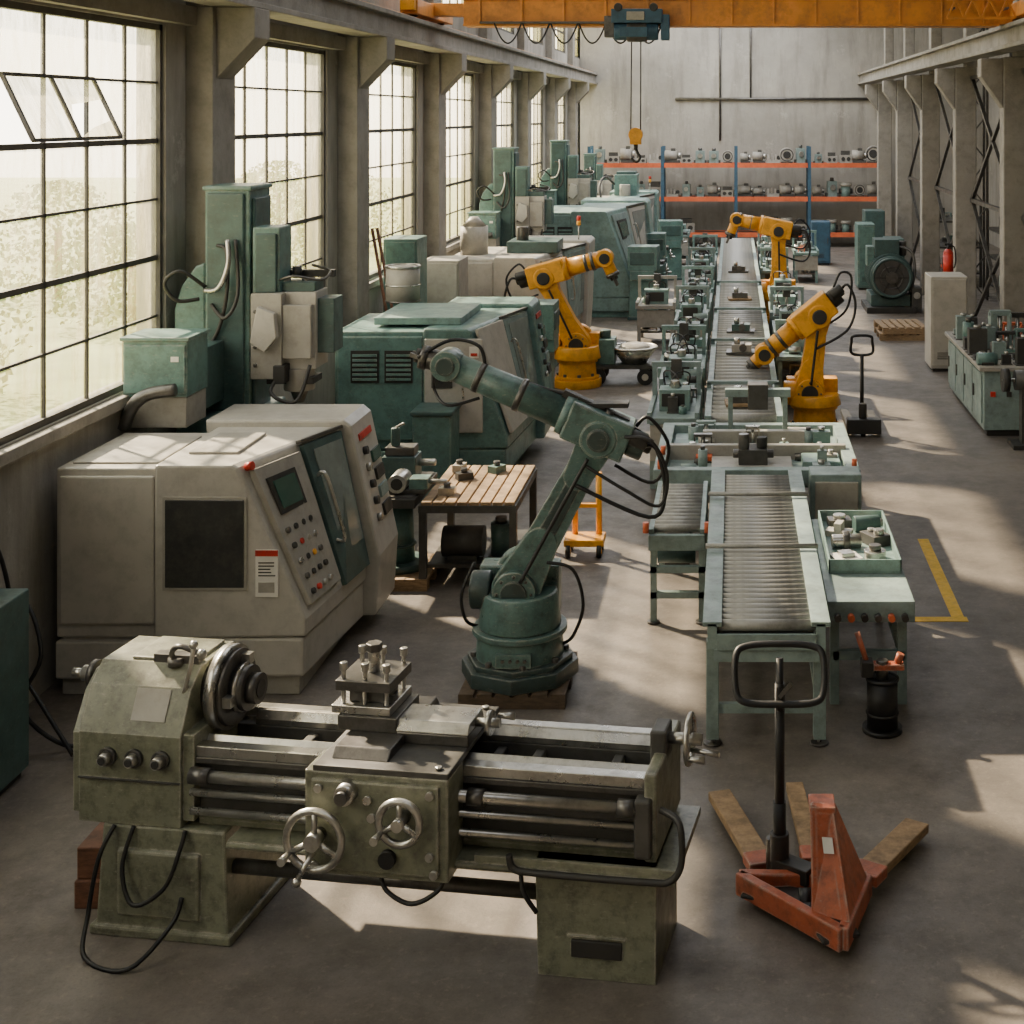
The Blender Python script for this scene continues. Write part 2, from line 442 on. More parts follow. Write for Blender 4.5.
t = MB(); t.box(1.37, 1.86, 11.05, 11.15, 0, .004, 'lineyellow'); t.box(1.74, 1.84, 11.15, 13.2, 0, .004, 'lineyellow')
struct(t.obj('trim_%d' % k)); k += 1

# ---------------------------------------------------------------- outside
g = MB().box(-60, XL-.32, -20, 90, -.3, -.02, 'grass').obj('grass_ground'); tag(g, 'pale green grass outside the windows', 'grass'); g['kind'] = 'stuff'
def hedge(x, y, h, r):
    m = MB()
    for i in range(1500):
        a = random.uniform(0, 6.28); q = random.random()**.5*r; z = random.uniform(.1, h)
        q *= math.sin(math.pi*min(1, .15+.85*z/h))**.5+.1
        c = Vector((q*math.cos(a), q*math.sin(a), z)); s_ = random.uniform(.04, .09)
        u = Vector((random.uniform(-1, 1), random.uniform(-1, 1), random.uniform(-1, 1))).normalized(); v = u.orthogonal().normalized()
        m.add([c-u*s_, c+v*s_*.6, c+u*s_, c-v*s_*.6], [(0, 1, 2, 3)], 'foliage')
    m.cyl((0, 0, -.01), (0, 0, h*.6), .08, 'woodr')
    o = m.obj('bush', loc=(x, y, 0)); tag(o, 'leafy green bush growing outside the windows', 'bush', 'bushes outside the windows')
for i in range(10): hedge(-11.5-(i % 2)*3.2, 12+i*3.7, 1.9+random.random()*.9, 1.5)

# ---------------------------------------------------------------- engine lathe
def lathe():
    th = thing('engine_lathe', 'old olive green engine lathe with worn steel bed and chuck', 'lathe', (-3.12, 6.87, 0), math.atan2(-.43, 2.83))
    m = MB(); m.hexa([(0, -.02, 0), (.7, -.02, 0), (.7, .6, 0), (0, .6, 0), (.03, 0, .53), (.67, 0, .53), (.67, .56, .53), (.03, .56, .53)], 'olive')
    m.box(-.02, .72, -.04, .62, 0, .05, 'olive'); m.box(.12, .55, -.03, .01, .1, .42, 'olive')
    m.obj('pedestal', th, bevel=.012)
    m = MB(); m.hexa([(2.24, -.02, 0), (2.80, -.02, 0), (2.80, .5, 0), (2.24, .5, 0), (2.22, 0, .53), (2.8, 0, .53), (2.8, .48, .53), (2.22, .48, .53)], 'olive')
    m.box(2.40, 2.64, -.027, 0, .1, .18, 'dark'); m.box(2.38, 2.66, -.024, 0, .19, .2, 'olive')
    m.obj('pedestal', th, bevel=.012)
    m = MB(); m.prism([(0, .53), (0, .97), (.1, 1.17), (.2, 1.25), (.52, 1.25), (.6, 1.15), (.6, .53)], 'x', -.1, .44, 'olive')
    m.prism([(.03, .56), (.03, .95), (.13, 1.12), (.22, 1.19), (.5, 1.19), (.56, 1.1), (.56, .56)], 'x', -.15, -.1, 'olive')
    m.box(.44, .5, .02, .58, .56, .98, 'olive')
    m.box(-.1, .44, -.012, 0, .745, .755, 'dark'); m.box(.05, .40, .22, .5, 1.25, 1.265, 'olive')
    m.obj('headstock', th, bevel=.03)
    m = MB(); m.hexa([(.16, .025, 1.03), (.34, .025, 1.03), (.34, .045, 1.025), (.16, .045, 1.025), (.16, .09, 1.165), (.34, .09, 1.165), (.34, .1, 1.155), (.16, .1, 1.155)], 'grey2')
    m.obj('data_plate', th, 'worn blank metal plate')
    for u in (.06, .2, .34):
        q = MB(); q.cyl((u, 0, .86), (u, -.02, .86), .045, 'steeld'); q.cyl((u, -.02, .86), (u, -.06, .86), .032, 'steel', .026); q.cyl((u, -.06, .86), (u, -.065, .86), .018, 'dark')
        q.obj('selector_knob', th)
    m = MB(); m.cyl((-.15, .32, 1.12), (-.28, .32, 1.12), .04, 'steel'); m.cyl((-.2, .32, 1.12), (-.23, .32, 1.12), .07, 'steeld'); m.cyl((-.28, .32, 1.12), (-.34, .32, 1.12), .022, 'steel')
    m.obj('spindle_end', th)
    m = MB(); m.cyl((.44, .32, 1.1), (.49, .32, 1.1), .14, 'steeld'); m.cyl((.49, .32, 1.1), (.545, .32, 1.1), .205, 'steel', n=40); m.cyl((.545, .32, 1.1), (.57, .32, 1.1), .185, 'steeld', n=36)
    m.cyl((.57, .32, 1.1), (.64, .32, 1.1), .11, 'steeld', n=28); m.ring((.60, .32, 1.1), (1, 0, 0), .11, .012, 'steel'); m.cyl((.64, .32, 1.1), (.69, .32, 1.1), .075, 'steeld', n=24); m.cyl((.69, .32, 1.1), (.695, .32, 1.1), .045, 'dark')
    for i in range(3):
        a = 2*math.pi*i/3+.4; c = Vector((.59, .32+.14*math.sin(a), 1.1+.14*math.cos(a))); m.cbox(c, (.05, .05, .05), 'steel')
    m.obj('chuck', th)
    m = MB(); m.tube([(.3, .2, 1.25), (.3, .16, 1.32), (.36, .14, 1.36), (.46, .16, 1.32)], .014, 'steeld'); m.sphere((.46, .16, 1.32), .026, 'steel'); m.cyl((.3, .2, 1.24), (.3, .2, 1.28), .04, 'steeld'); m.box(.18, .42, .2, .26, 1.25, 1.29, 'steeld')
    m.obj('shift_lever', th)
    m = MB(); m.tube([(.40, .1, 1.15), (.43, .1, 1.26), (.44, .12, 1.37)], .012, 'steel'); m.sphere((.44, .12, 1.38), .022, 'steel'); m.obj('shift_lever', th)
    m = MB()
    m.box(.5, 2.75, .06, .56, .53, .6, 'olive'); m.box(.5, 2.75, .07, .2, .6, .86, 'iron'); m.box(.5, 2.75, .44, .54, .6, .86, 'iron'); m.box(.5, 2.75, .2, .44, .6, .76, 'dark')
    m.box(.5, 2.75, .055, .07, .56, .6, 'olive')
    for u in (.9, 1.3, 1.9, 2.1, 2.5): m.box(u, u+.05, .2, .44, .76, .84, 'iron')
    m.obj('bed', th, bevel=.008)
    m = MB(); m.box(.48, 2.75, .04, .11, .87, .92, 'steel'); m.prism([(.13, .86), (.13, .89), (.16, .93), (.19, .89), (.2, .86)], 'x', .48, 2.75, 'steel')
    m.prism([(.44, .86), (.44, .89), (.47, .93), (.5, .89), (.5, .86)], 'x', .6, 2.75, 'steel'); m.box(.48, 2.75, .51, .57, .87, .92, 'steel')
    m.box(.5, 2.75, .03, .06, .84, .87, 'steeld')
    m.obj('bed_way', th, 'worn bare steel slideways', bevel=.004)
    m = MB(); m.box(2.74, 2.80, .0, .6, .55, .96, 'olive'); m.box(2.70, 2.78, -.04, .06, .58, .85, 'iron'); m.box(2.72, 2.80, .22, .38, .9, 1.06, 'iron')
    m.obj('end_bracket', th, bevel=.012)
    m = MB(); m.cyl((2.78, .3, 1.0), (2.96, .3, 1.0), .028, 'steel'); m.wheel((2.9, .3, 1.0), (1, 0, 0), .11)
    m.cyl((2.9, .3, .95), (3.05, .26, .95), .012, 'steel'); m.obj('handwheel', th)
    for z, v, r, nm in ((.80, -.01, .028, 'lead_screw'), (.72, -.01, .018, 'feed_rod'), (.63, -.01, .018, 'control_rod')):
        m = MB(); m.cyl((.5, v, z), (2.72, v, z), r, 'steel', n=12)
        if nm == 'lead_screw':
            m.cyl((.5, v, z), (.6, v, z), .04, 'steeld', n=14); m.cyl((2.62, v, z), (2.7, v, z), .042, 'steeld', n=14); m.cyl((1.9, v, z), (1.98, v, z), .04, 'steeld', n=14)
        m.obj(nm, th)
    m = MB(); m.cyl((.68, .08, .33), (2.26, .08, .33), .035, 'steeld', n=14); m.obj('foot_bar', th)
    m = MB(); m.box(.72, 2.9, -.07, .6, .49, .53, 'olive'); m.box(1.95, 2.9, -.07, -.055, .53, .56, 'olive')
    m.tube([(2.12, -.08, .58), (2.14, -.08, .52), (2.25, -.08, .505), (2.76, -.08, .505), (2.88, -.08, .52), (2.93, -.08, .6), (2.93, -.08, .74), (2.9, -.05, .79), (2.82, .0, .80)], .016, 'dark')
    m.tube([(.72, -.07, .51), (2.12, -.07, .51)], .014, 'olive', smooth=False)
    m.obj('chip_pan', th)
    q = .1
    m = MB(); m.box(1.06+q, 1.76+q, -.17, .04, .47, .95, 'olive'); m.box(1.1+q, 1.72+q, -.19, -.17, .5, .92, 'olive')
    m.obj('apron', th, bevel=.014)
    m = MB(); m.box(1.2, 1.86, -.17, .58, .945, .975, 'iron'); m.prism([(-.1, .975), (.58, .975), (.54, 1.02), (-.06, 1.02)], 'x', 1.26, 1.54, 'steeld'); m.box(1.5, 1.86, .1, .34, .975, 1.03, 'steeld'); m.prism([(.1, 1.03), (.34, 1.03), (.31, 1.08), (.13, 1.08)], 'x', 1.42, 1.86, 'steel')
    for v in (-.13, .54): m.cyl((1.8, v, .975), (1.8, v, .99), .02, 'steel', n=6)
    m.obj('carriage_slide', th, bevel=.006)
    m = MB(); m.box(1.2, 1.5, .1, .40, 1.02, 1.09, 'steeld'); m.box(1.16, 1.46, .12, .40, 1.09, 1.13, 'steel')
    m.box(1.23, 1.41, .17, .35, 1.13, 1.20, 'iron'); m.box(1.18, 1.46, .12, .40, 1.20, 1.25, 'steeld')
    for (u, v) in ((1.21, .15), (1.43, .15), (1.21, .37), (1.43, .37), (1.32, .15), (1.32, .37)):
        m.cyl((u, v, 1.13), (u, v, 1.31), .012, 'steel', n=8); m.cyl((u, v, 1.29), (u, v, 1.33), .02, 'steel', n=6)
    m.cyl((1.32, .26, 1.25), (1.32, .26, 1.36), .028, 'steel'); m.cyl((1.32, .26, 1.35), (1.32, .26, 1.39), .042, 'steeld', n=6)
    m.obj('tool_post', th, 'square four way tool post with upright bolts', bevel=.004)
    m = MB(); m.cyl((1.86, .22, 1.05), (1.98, .22, 1.05), .022, 'steel'); m.cyl((1.92, .22, 1.05), (1.94, .22, 1.05), .06, 'steel'); m.cyl((1.96, .26, 1.07), (2.04, .26, 1.07), .012, 'steel', .018); m.obj('handwheel', th)
    for u, z, rr in ((1.25, .67, .135), (1.66, .78, .098)):
        m = MB(); m.cyl((u, -.17, z), (u, -.27, z), .03, 'steeld'); m.wheel((u, -.26, z), (0, -1, 0), rr, rim=.018); m.obj('handwheel', th)
    m = MB(); m.cyl((1.38, -.17, .87), (1.38, -.24, .87), .055, 'steel', .045); m.cyl((1.38, -.24, .87), (1.38, -.27, .87), .03, 'steeld'); m.obj('selector_knob', th)
    m = MB(); m.cyl((1.58, -.17, .58), (1.58, -.22, .58), .04, 'black'); m.obj('selector_knob', th)
    for u, z in ((1.48, .84), (1.5, .76), (1.24, .88), (1.78, .88), (1.78, .6), (1.22, .52), (1.8, .52)):
        m = MB(); m.cyl((u, -.17, z), (u, -.205, z), .02, 'steel', n=12); m.obj('bolt', th)
    m = MB(); m.cyl((1.25, -.27, .62), (1.2, -.33, .52), .012, 'steel'); m.sphere((1.2, -.33, .51), .022, 'steel'); m.obj('lever', th)
    for pts in ([(.1, -.01, .53), (.06, -.08, .4), (.03, -.12, .15), (.1, -.25, .02), (.35, -.3, .02), (.45, -.1, .12), (.47, -.04, .22)],
                [(.2, -.01, .53), (.17, -.06, .35), (.25, -.1, .2), (.4, -.08, .28), (.46, -.04, .45), (.47, -.01, .53)],
                [(1.5, -.1, .47), (1.55, -.14, .4), (1.68, -.16, .36), (1.8, -.14, .42), (1.83, -.1, .5)],
                [(2.15, .0, .5), (2.18, -.05, .4), (2.24, -.04, .3)]):
        MB().tube(pts, .011, 'black').obj('cable', th)
    return th
lathe()
tag(MB().box(0, .13, 0, .4, 0, .14, 'woodr').box(.005, .125, .02, .38, .14, .3, 'woodr').obj('timber_block', loc=(-3.32, 7.05, 0), bevel=.008), 'stacked reddish-brown timber blocks beside the old lathe', 'timber')

# ---------------------------------------------------------------- enclosed turning machines
def hood(name, label, X0, Xs, Xb, Xt, zk, H, D0, D1, cb, ch, base_c, win=True, detail=True, vents=False, Hs=None, kt=.2, kb=.06, fe=.72, door_c='frame', top=None):
    loc = ((X0+Xb)/2, (D0+D1)/2, 0); th = thing(name, label, 'machine tool', loc)
    W = lambda: MB(off=loc)
    Hs = Hs or H-.03
    L = D1-D0; De = D0+fe*L
    xb = lambda d: Xb+kb*(d-D0)
    xt = lambda d: Xt+kt*(d-D0)
    m = W(); m.box(X0+.03, Xb-.06, D0+.06, D1-.05, .0, zk, base_c); m.obj('plinth', th, bevel=.01)
    m = W(); m.box(X0, Xs, D0+.04, D0+L*.62, zk-.02, Hs, cb); m.box(X0+.03, Xs-.005, D0+.01, D0+.04, zk+.08, Hs-.05, cb); m.box(X0, Xs, D0+.02, D0+L*.6, zk-.3, zk-.04, cb)
    m.obj('side_cabinet', th, bevel=.02)
    pf = lambda d: [(Xs, zk-.02), (xb(d), zk), (xb(d), zk+.12), (xt(d), H-.02), (xt(d)-.04, H), (Xs, H)]
    lf = lambda d: [(Xs+.02, zk-.28), (xb(d)-.02, zk-.28), (xb(d)-.02, zk-.01), (Xs+.02, zk-.01)]
    m = W(); m.loft(pf, D0, De, ch); m.loft(lf, D0+.01, De, ch, 1)
    m.obj('housing', th, bevel=.02)
    eb, et = .1, .1
    ef = [(Xs, zk-.28), (xb(De)+eb-.03, zk-.28), (xb(De)+eb, zk+.18), (xt(De)+et, H+.0), (xt(De)+et-.06, H+.05), (Xs-.1, H+.05)]
    m = W(); m.prism(ef, 'y', De+.003, D1, ch)
    m.obj('end_housing', th, bevel=.02)
    z0 = zk+.12
    def F(d, t, o=0.):
        a, b = xb(d), xt(d); nn = Vector((H-z0, -(kb+(kt-kb)*t)*(H-z0), a-b)).normalized()
        return Vector((a+(b-a)*t, d, z0+(H-z0)*t))+nn*o
    def G(d, t, o=0.):
        a, b = Vector((xb(De)+eb, d, zk+.18)), Vector((xt(De)+et, d, H)); e = b-a; nn = Vector((e.z, 0, -e.x)).normalized()
        return a+e*t+nn*o
    def sb(mb, d0, d1, t0, t1, o0, o1, mat, F=F):
        return mb.hexa([F(d0, t0, o0), F(d1, t0, o0), F(d1, t1, o0), F(d0, t1, o0), F(d0, t0, o1), F(d1, t0, o1), F(d1, t1, o1), F(d0, t1, o1)], mat)
    dd = D0+.38*L
    m = W(); sb(m, dd, De-.015, .0, .97, -.02, .035, door_c); sb(m, dd-.02, De, .985, 1.01, -.01, .045, 'steeld'); door = m.obj('door', th, 'sliding glazed door', bevel=.006)
    m = W(); sb(m, dd+.05*L, De-.05, .2, .92, .0, .045, 'pale'); m.obj('door_window', door, 'grey door glass')
    m = W(); a, b = F(dd+.03*L, .3, .03), F(dd+.03*L, .75, .03); nn = Vector((1, -.2, .2)).normalized(); m.tube([a, a+nn*.07, (a+b)/2+nn*.08, b+nn*.07, b], .014, 'steel'); m.obj('handle', door)
    m = W(); sb(m, D0+.05*L, dd-.03*L, .06, .94, -.02, .035, 'grey2' if ch == 'grey' else 'frame'); cp = m.obj('control_panel', th, bevel=.004)
    m = W(); sb(m, D0+.09*L, D0+.27*L, .62, .86, .02, .055, 'dark'); sb(m, D0+.11*L, D0+.25*L, .65, .83, .03, .062, 'screen'); m.obj('screen', cp, 'small green display')
    for i in range(4 if detail else 2):
        for j in range(5 if detail else 3):
            d = D0+(.09+.055*i)*L; t = .12+.1*j
            c = F(d, t, .03); nn = F(d, t, 1)-F(d, t, 0); mm = ['dark', 'steel', 'dark', 'steeld', 'dark', 'red', 'steel', 'yellow', 'dark'][(i*5+j*3) % 9]
            q = W(); q.cyl(c, c+nn*.03, .021, mm, n=12); q.obj('button', cp)
    if win:
        xa, xb_ = Xs+.08, Xs+.08+(Xb-Xs)*.52
        za, zb = zk+.29*(H-zk), zk+.80*(H-zk)
        m = W(); m.box(xa-.02, xb_+.02, D0-.012, D0, za-.02, zb+.02, 'grey2'); m.box(xa, xb_, D0-.018, D0-.008, za, zb, 'smoke'); m.obj('viewing_window', th, 'dark smoked glass', bevel=.012)
    if detail:
        for i in range(5):
            c = G(De+.3*(D1-De), .25+.13*i); nn = G(0, 0, 1)-G(0, 0, 0)
            q = W(); q.cyl(c, c+nn*.035, .032, ['steel', 'dark', 'dark', 'steel', 'dark'][i], n=14); q.obj('knob', th)
        for i in range(4):
            m = W(); sb(m, De+.55*(D1-De), De+.9*(D1-De), .22+.14*i, .31+.14*i, 0, .02, ['dark', 'frame', 'dark', 'screen'][i], G); m.obj('keypad', th)
        m = W(); sb(m, De+.2*(D1-De), De+.75*(D1-De), .86, .91, 0, .012, 'red', G); m.obj('badge', th, 'red strip badge')
    if vents:
        for k_ in range(2):
            m = W(); xa = X0+.2+k_*.36
            m.box(xa-.02, xa+.28, D0, D0+.012, zk+.55*(H-zk), zk+.82*(H-zk), 'dark')
            for i in range(6): m.box(xa, xa+.26, D0-.012, D0+.01, zk+(.57+.04*i)*(H-zk), zk+(.59+.04*i)*(H-zk), cb)
            m.obj('vent', th)
    if top == 'spindle':
        m = W(); m.box(Xs+.1, Xs+.7, D0+.5*L, D0+.7*L, H, H+.55, 'teal'); m.cyl((Xs+.4, D0+.45*L, H), (Xs+.4, D0+.45*L, H+.3), .14, 'grey2'); m.box(Xs+.15, Xs+.65, D0+.52*L, D0+.68*L, H+.55, H+.62, 'teald'); m.obj('spindle_motor', th, bevel=.015)
        m = W(); m.tube([(Xs+.1, D0+.5*L, H+.3), (Xs-.1, D0+.4*L, H+.5), (Xs-.2, D0+.3*L, H+.3), (Xs-.15, D0+.25*L, H)], .03, 'dark'); m.obj('hose', th)
    if top == 'tank':
        m = W(); m.cyl((X0+.3, D0+.25*L, Hs), (X0+.3, D0+.25*L, Hs+.45), .22, 'grey2', n=26); m.cyl((X0+.3, D0+.25*L, Hs+.45), (X0+.3, D0+.25*L, Hs+.6), .2, 'grey2', .06, n=26); m.obj('mist_collector', th)
        m = W(); m.box(Xs+.1, Xs+.9, D0+.2*L, D0+.45*L, H, H+.18, 'teald'); m.cyl((Xs+.3, D0+.3*L, H+.18), (Xs+.3, D0+.3*L, H+.4), .1, 'steeld'); m.obj('top_drive', th, bevel=.01)
    if top:
        m = W(); m.cyl((xt(De)-.1, De+.1, H+.04), (xt(De)-.1, De+.1, H+.3), .012, 'steel', n=8); m.cyl((xt(De)-.1, De+.1, H+.3), (xt(De)-.1, De+.1, H+.38), .035, 'yellow', n=12); m.cyl((xt(De)-.1, De+.1, H+.38), (xt(De)-.1, De+.1, H+.46), .035, 'red', n=12); m.obj('signal_lamp', th)
    return th, W, F, sb
th, W, F, sb = hood('turning_center', 'large light grey enclosed turning machine with smoked window and control panel', -4.66, -3.97, -2.93, -3.4, .42, 1.6, 9.6, 11.4, 'grey', 'grey', 'grey2', kt=.30, kb=.09, fe=.66, door_c='teald')
m = W(); m.box(-3.27, -3.115, 9.585, 9.6, .7, 1.02, 'white'); st = m.obj('warning_sticker', th, 'white sticker with red header')
m = W(); m.box(-3.27, -3.115, 9.58, 9.586, .98, 1.02, 'red')
for i in range(5): m.box(-3.25, -3.25+random.uniform(.08, .12), 9.582, 9.586, .93-.022*i, .938-.022*i, 'dark')
m.box(-3.25, -3.14, 9.582, 9.586, .73, .8, 'grey2')
m.obj('printed_marks', st)
m = W(); m.box(-4.6, -4.0, 9.75, 10.55, 1.57, 1.585, 'grey2'); m.obj('top_cover', th, bevel=.006)
m = W(); m.box(-3.85, -3.5, 9.9, 10.5, 1.6, 1.62, 'grey2'); m.obj('top_cover', th, bevel=.006)
c = F(9.68, .97, .0); m = W(); m.cyl(c, c+Vector((.045, -.01, .01)), .03, 'red', n=16); m.obj('round_emblem', th)

th, W, F, sb = hood('turning_center', 'teal green enclosed turning machine with louvred vents and pale front door', -4.25, -3.3, -2.4, -2.8, .45, 1.72, 14.9, 17.2, 'teal', 'teal', 'teald', win=False, vents=True, kt=.2, kb=.06)
m = W(); m.box(-3.28, -2.66, 14.87, 14.9, .62, 1.62, 'grey'); fd = m.obj('front_door', th, 'light grey front door', bevel=.012)
m = W(); m.box(-3.2, -2.98, 14.86, 14.87, 1.1, 1.45, 'smoke'); m.obj('door_window', fd)
m = W(); m.tube([(-2.86, 14.87, 1.0), (-2.86, 14.82, 1.02), (-2.86, 14.82, 1.3), (-2.86, 14.87, 1.32)], .012, 'steel'); m.obj('handle', fd)
for z in (1.42, 1.2):
    m = W(); m.box(-2.8, -2.7, 14.862, 14.87, z, z+.12, 'white'); m.box(-2.785, -2.715, 14.858, 14.863, z+.02, z+.05, 'red'); m.obj('sticker', fd)
m = W(); sb(m, 14.95, 15.7, .02, .98, .02, .06, 'grey'); m.obj('cover_panel', th, 'light grey panel', bevel=.01)
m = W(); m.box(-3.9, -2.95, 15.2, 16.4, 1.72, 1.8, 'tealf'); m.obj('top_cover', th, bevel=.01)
m = W(); m.box(-3.3, -2.9, 14.4, 14.85, 0, .9, 'teal'); m.box(-3.32, -2.88, 14.38, 14.87, .9, .95, 'teald'); m.obj('coolant_tank', th, bevel=.015)
tag(MB().cyl((0, 0, 0), (0, 0, .02), .21, 'steeld').cyl((0, 0, .02), (0, 0, .42), .2, 'grey2', n=28).ring((0, 0, .42), (0, 0, 1), .2, .015, 'steel').ring((0, 0, .2), (0, 0, 1), .2, .01, 'steel').obj('drum', loc=(-3.95, 16.75, 1.77)), 'pale metal drum on top of the teal machine', 'drum')

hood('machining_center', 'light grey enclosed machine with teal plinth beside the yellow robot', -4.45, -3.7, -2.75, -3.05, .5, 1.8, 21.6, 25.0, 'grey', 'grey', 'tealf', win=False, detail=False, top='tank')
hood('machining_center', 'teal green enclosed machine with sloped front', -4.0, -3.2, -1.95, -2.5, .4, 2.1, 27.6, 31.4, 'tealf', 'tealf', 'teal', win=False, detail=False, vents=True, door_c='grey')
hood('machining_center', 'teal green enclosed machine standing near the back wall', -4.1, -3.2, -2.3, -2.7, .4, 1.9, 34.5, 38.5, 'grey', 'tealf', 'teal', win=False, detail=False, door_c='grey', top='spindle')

# small bench lathes / grinders
def small_lathe(c, cd_):
    th = thing('small_lathe', 'small teal lathe on twin pedestals beside the assembly line', 'lathe', (0, 0, 0))
    for y in (-.6, .45): MB().box(-.22, .22, y, y+.3, 0, .65, c).box(-.25, .25, y-.02, y+.32, 0, .05, cd_).obj('pedestal', th, bevel=.01)
    MB().box(-.2, .2, -.65, .8, .65, .8, c).box(-.15, -.08, -.3, .78, .8, .84, 'steel').box(.08, .15, -.3, .78, .8, .84, 'steel').obj('bed', th, bevel=.008)
    MB().box(-.24, .24, -.65, -.25, .8, 1.2, c).cyl((0, -.25, 1.02), (0, -.15, 1.02), .13, 'steel', n=24).box(-.2, .2, -.66, -.64, .9, 1.1, cd_).obj('headstock', th, bevel=.02)
    MB().box(-.1, .1, .45, .7, .84, 1.02, c).cyl((0, .3, 1.02), (0, .78, 1.02), .05, 'steel').obj('tailstock', th, bevel=.01)
    MB().box(-.26, .26, .0, .25, .84, .9, 'iron').box(-.07, .07, .05, .2, .9, 1.0, 'steeld').wheel((.3, .12, .75), (1, 0, 0), .08).obj('carriage', th, bevel=.006)
    return th
sl = small_lathe('teal', 'teald'); sl.location = (-1.75, 31.0, 0); sl.scale = (1.2,)*3
clone(sl, (-1.6, 34.6, 0), R(8)); clone(sl, (-1.7, 28.0, 0), R(-5)); clone(sl, (-3.2, 19.2, 0), R(90), 'small teal lathe standing in front of the beige cabinet')

# ---------------------------------------------------------------- vertical mill
def vmill():
    th = thing('milling_machine', 'tall teal vertical milling machine with pale spindle head and hoses', 'milling machine', (-4.25, 11.95, 0))
    m = MB(); m.box(-.45, .35, -.5, .6, 0, .9, 'teald'); m.box(-.35, .28, -.4, .5, .9, 1.5, 'teal'); m.obj('base', th, bevel=.02)
    m = MB(); m.box(-.22, .16, -.1, .42, 1.4, 3.38, 'teal'); m.box(-.2, .12, -.13, -.1, 1.5, 3.34, 'teald'); m.box(.16, .19, -.06, .36, 1.4, 3.3, 'teald')
    m.box(-.24, .18, -.12, .44, 3.36, 3.4, 'teal')
    m.prism([(-.48, 1.4), (-.22, 1.4), (-.22, 2.75), (-.3, 2.72), (-.42, 2.55), (-.48, 2.35)], 'y', -.1, .4, 'teal')
    m.obj('column', th, bevel=.02)
    m = MB(); m.box(-.5, .0, -1.05, -.62, 1.8, 2.24, 'teal'); m.box(-.52, .02, -1.07, -.6, 2.24, 2.27, 'teal'); m.box(-.49, -.01, -1.065, -1.05, 1.83, 2.21, 'teal'); m.box(-.49, -.01, -1.04, -.63, 1.56, 1.8, 'grey2')
    m.box(-.3, -.05, -.63, -.1, 1.6, 2.1, 'teald')
    cab = m.obj('electrical_cabinet', th, bevel=.012)
    MB().box(-.12, -.06, -1.071, -1.065, 2.08, 2.12, 'white').obj('label_plate', cab)
    m = MB(); m.box(.19, .42, -.12, .2, 2.35, 3.05, 'teal'); m.box(.22, .4, -.15, -.12, 2.5, 3.0, 'teald'); m.box(.3, .46, -.05, .15, 2.15, 2.5, 'teald'); m.obj('slide_block', th, bevel=.012)
    m = MB(); m.box(.2, .46, -.2, .25, 1.78, 2.5, 'grey2'); m.box(.3, .72, -.1, .25, 1.85, 2.5, 'grey'); m.box(.46, .7, -.18, -.1, 1.95, 2.4, 'grey2'); m.box(.66, .86, -.05, .22, 1.98, 2.44, 'teald')
    m.cyl((.55, 0, 1.85), (.55, 0, 1.66), .13, 'grey2'); m.cyl((.55, 0, 1.66), (.55, 0, 1.55), .08, 'steeld', .04); m.box(.33, .7, -.06, .2, 2.5, 2.58, 'teald')
    m.cyl((.36, .05, 2.5), (.36, .05, 2.62), .09, 'steel'); m.cyl((.6, .1, 2.5), (.6, .1, 2.6), .06, 'steeld')
    m.prism([(.22, 2.1), (.34, 2.02), (.44, 2.14), (.42, 2.34), (.28, 2.4)], 'y', -.28, -.2, 'grey')
    m.box(.4, .5, -.24, .0, 1.75, 1.9, 'dark'); m.box(.3, .7, -.1, .15, 1.72, 1.78, 'dark')
    for z in (1.9, 2.05, 2.2, 2.35): m.cyl((.24, -.2, z), (.24, -.215, z), .018, 'steeld', n=8)
    m.obj('spindle_head', th, bevel=.02)
    m = MB(); m.tube([(.4, -.1, 2.6), (.55, -.15, 2.64), (.75, -.05, 2.6), (.78, .1, 2.66), (.6, .2, 2.7)], .012, 'steeld'); m.box(.35, .8, .15, .22, 2.6, 2.66, 'dark'); m.cyl((.5, .1, 2.6), (.5, .1, 2.7), .04, 'dark'); m.obj('hose_bracket', th)
    for pts in ([(-.2, -.14, 2.55), (-.35, -.3, 2.7), (-.48, -.3, 2.6), (-.4, -.25, 2.45), (-.25, -.15, 2.45)], [(-.1, -.14, 2.9), (.0, -.2, 2.85), (.0, -.2, 2.5), (-.08, -.16, 2.2), (-.2, -.14, 2.0)],
                [(.5, -.05, 1.9), (.4, -.3, 1.7), (.62, -.32, 1.62), (.7, -.2, 1.9)], [(-.15, -.14, 2.4), (0, -.24, 2.3), (.1, -.22, 2.5), (.06, -.16, 2.95)]):
        MB().tube(pts, .016, 'dark').obj('hose', th)
    MB().tube([(.0, -.18, 2.95), (.02, -.22, 2.75), (-.06, -.22, 2.55), (-.2, -.16, 2.52)], .022, 'steel').obj('hose', th)
    return th
vm = vmill()
MB().tube([(-.1, 0, 0), (-.02, -.02, .18), (.1, -.02, .27), (.3, 0, .3)], .05, 'steeld').obj('duct', vm, 'dark curved conduit', loc=(-.35, -1.15, 1.58))
clone(vm, (-4.2, 25.9, 0), 0, 'tall teal vertical milling machine with pale head beside the windows')
clone(vm, (-4.1, 33.2, 0), 0, 'tall teal vertical milling machine with pale head near the back wall')
clone(vm, (-4.1, 40.3, 0), 0, 'tall teal vertical milling machine with pale head near the back wall', scale=.85)

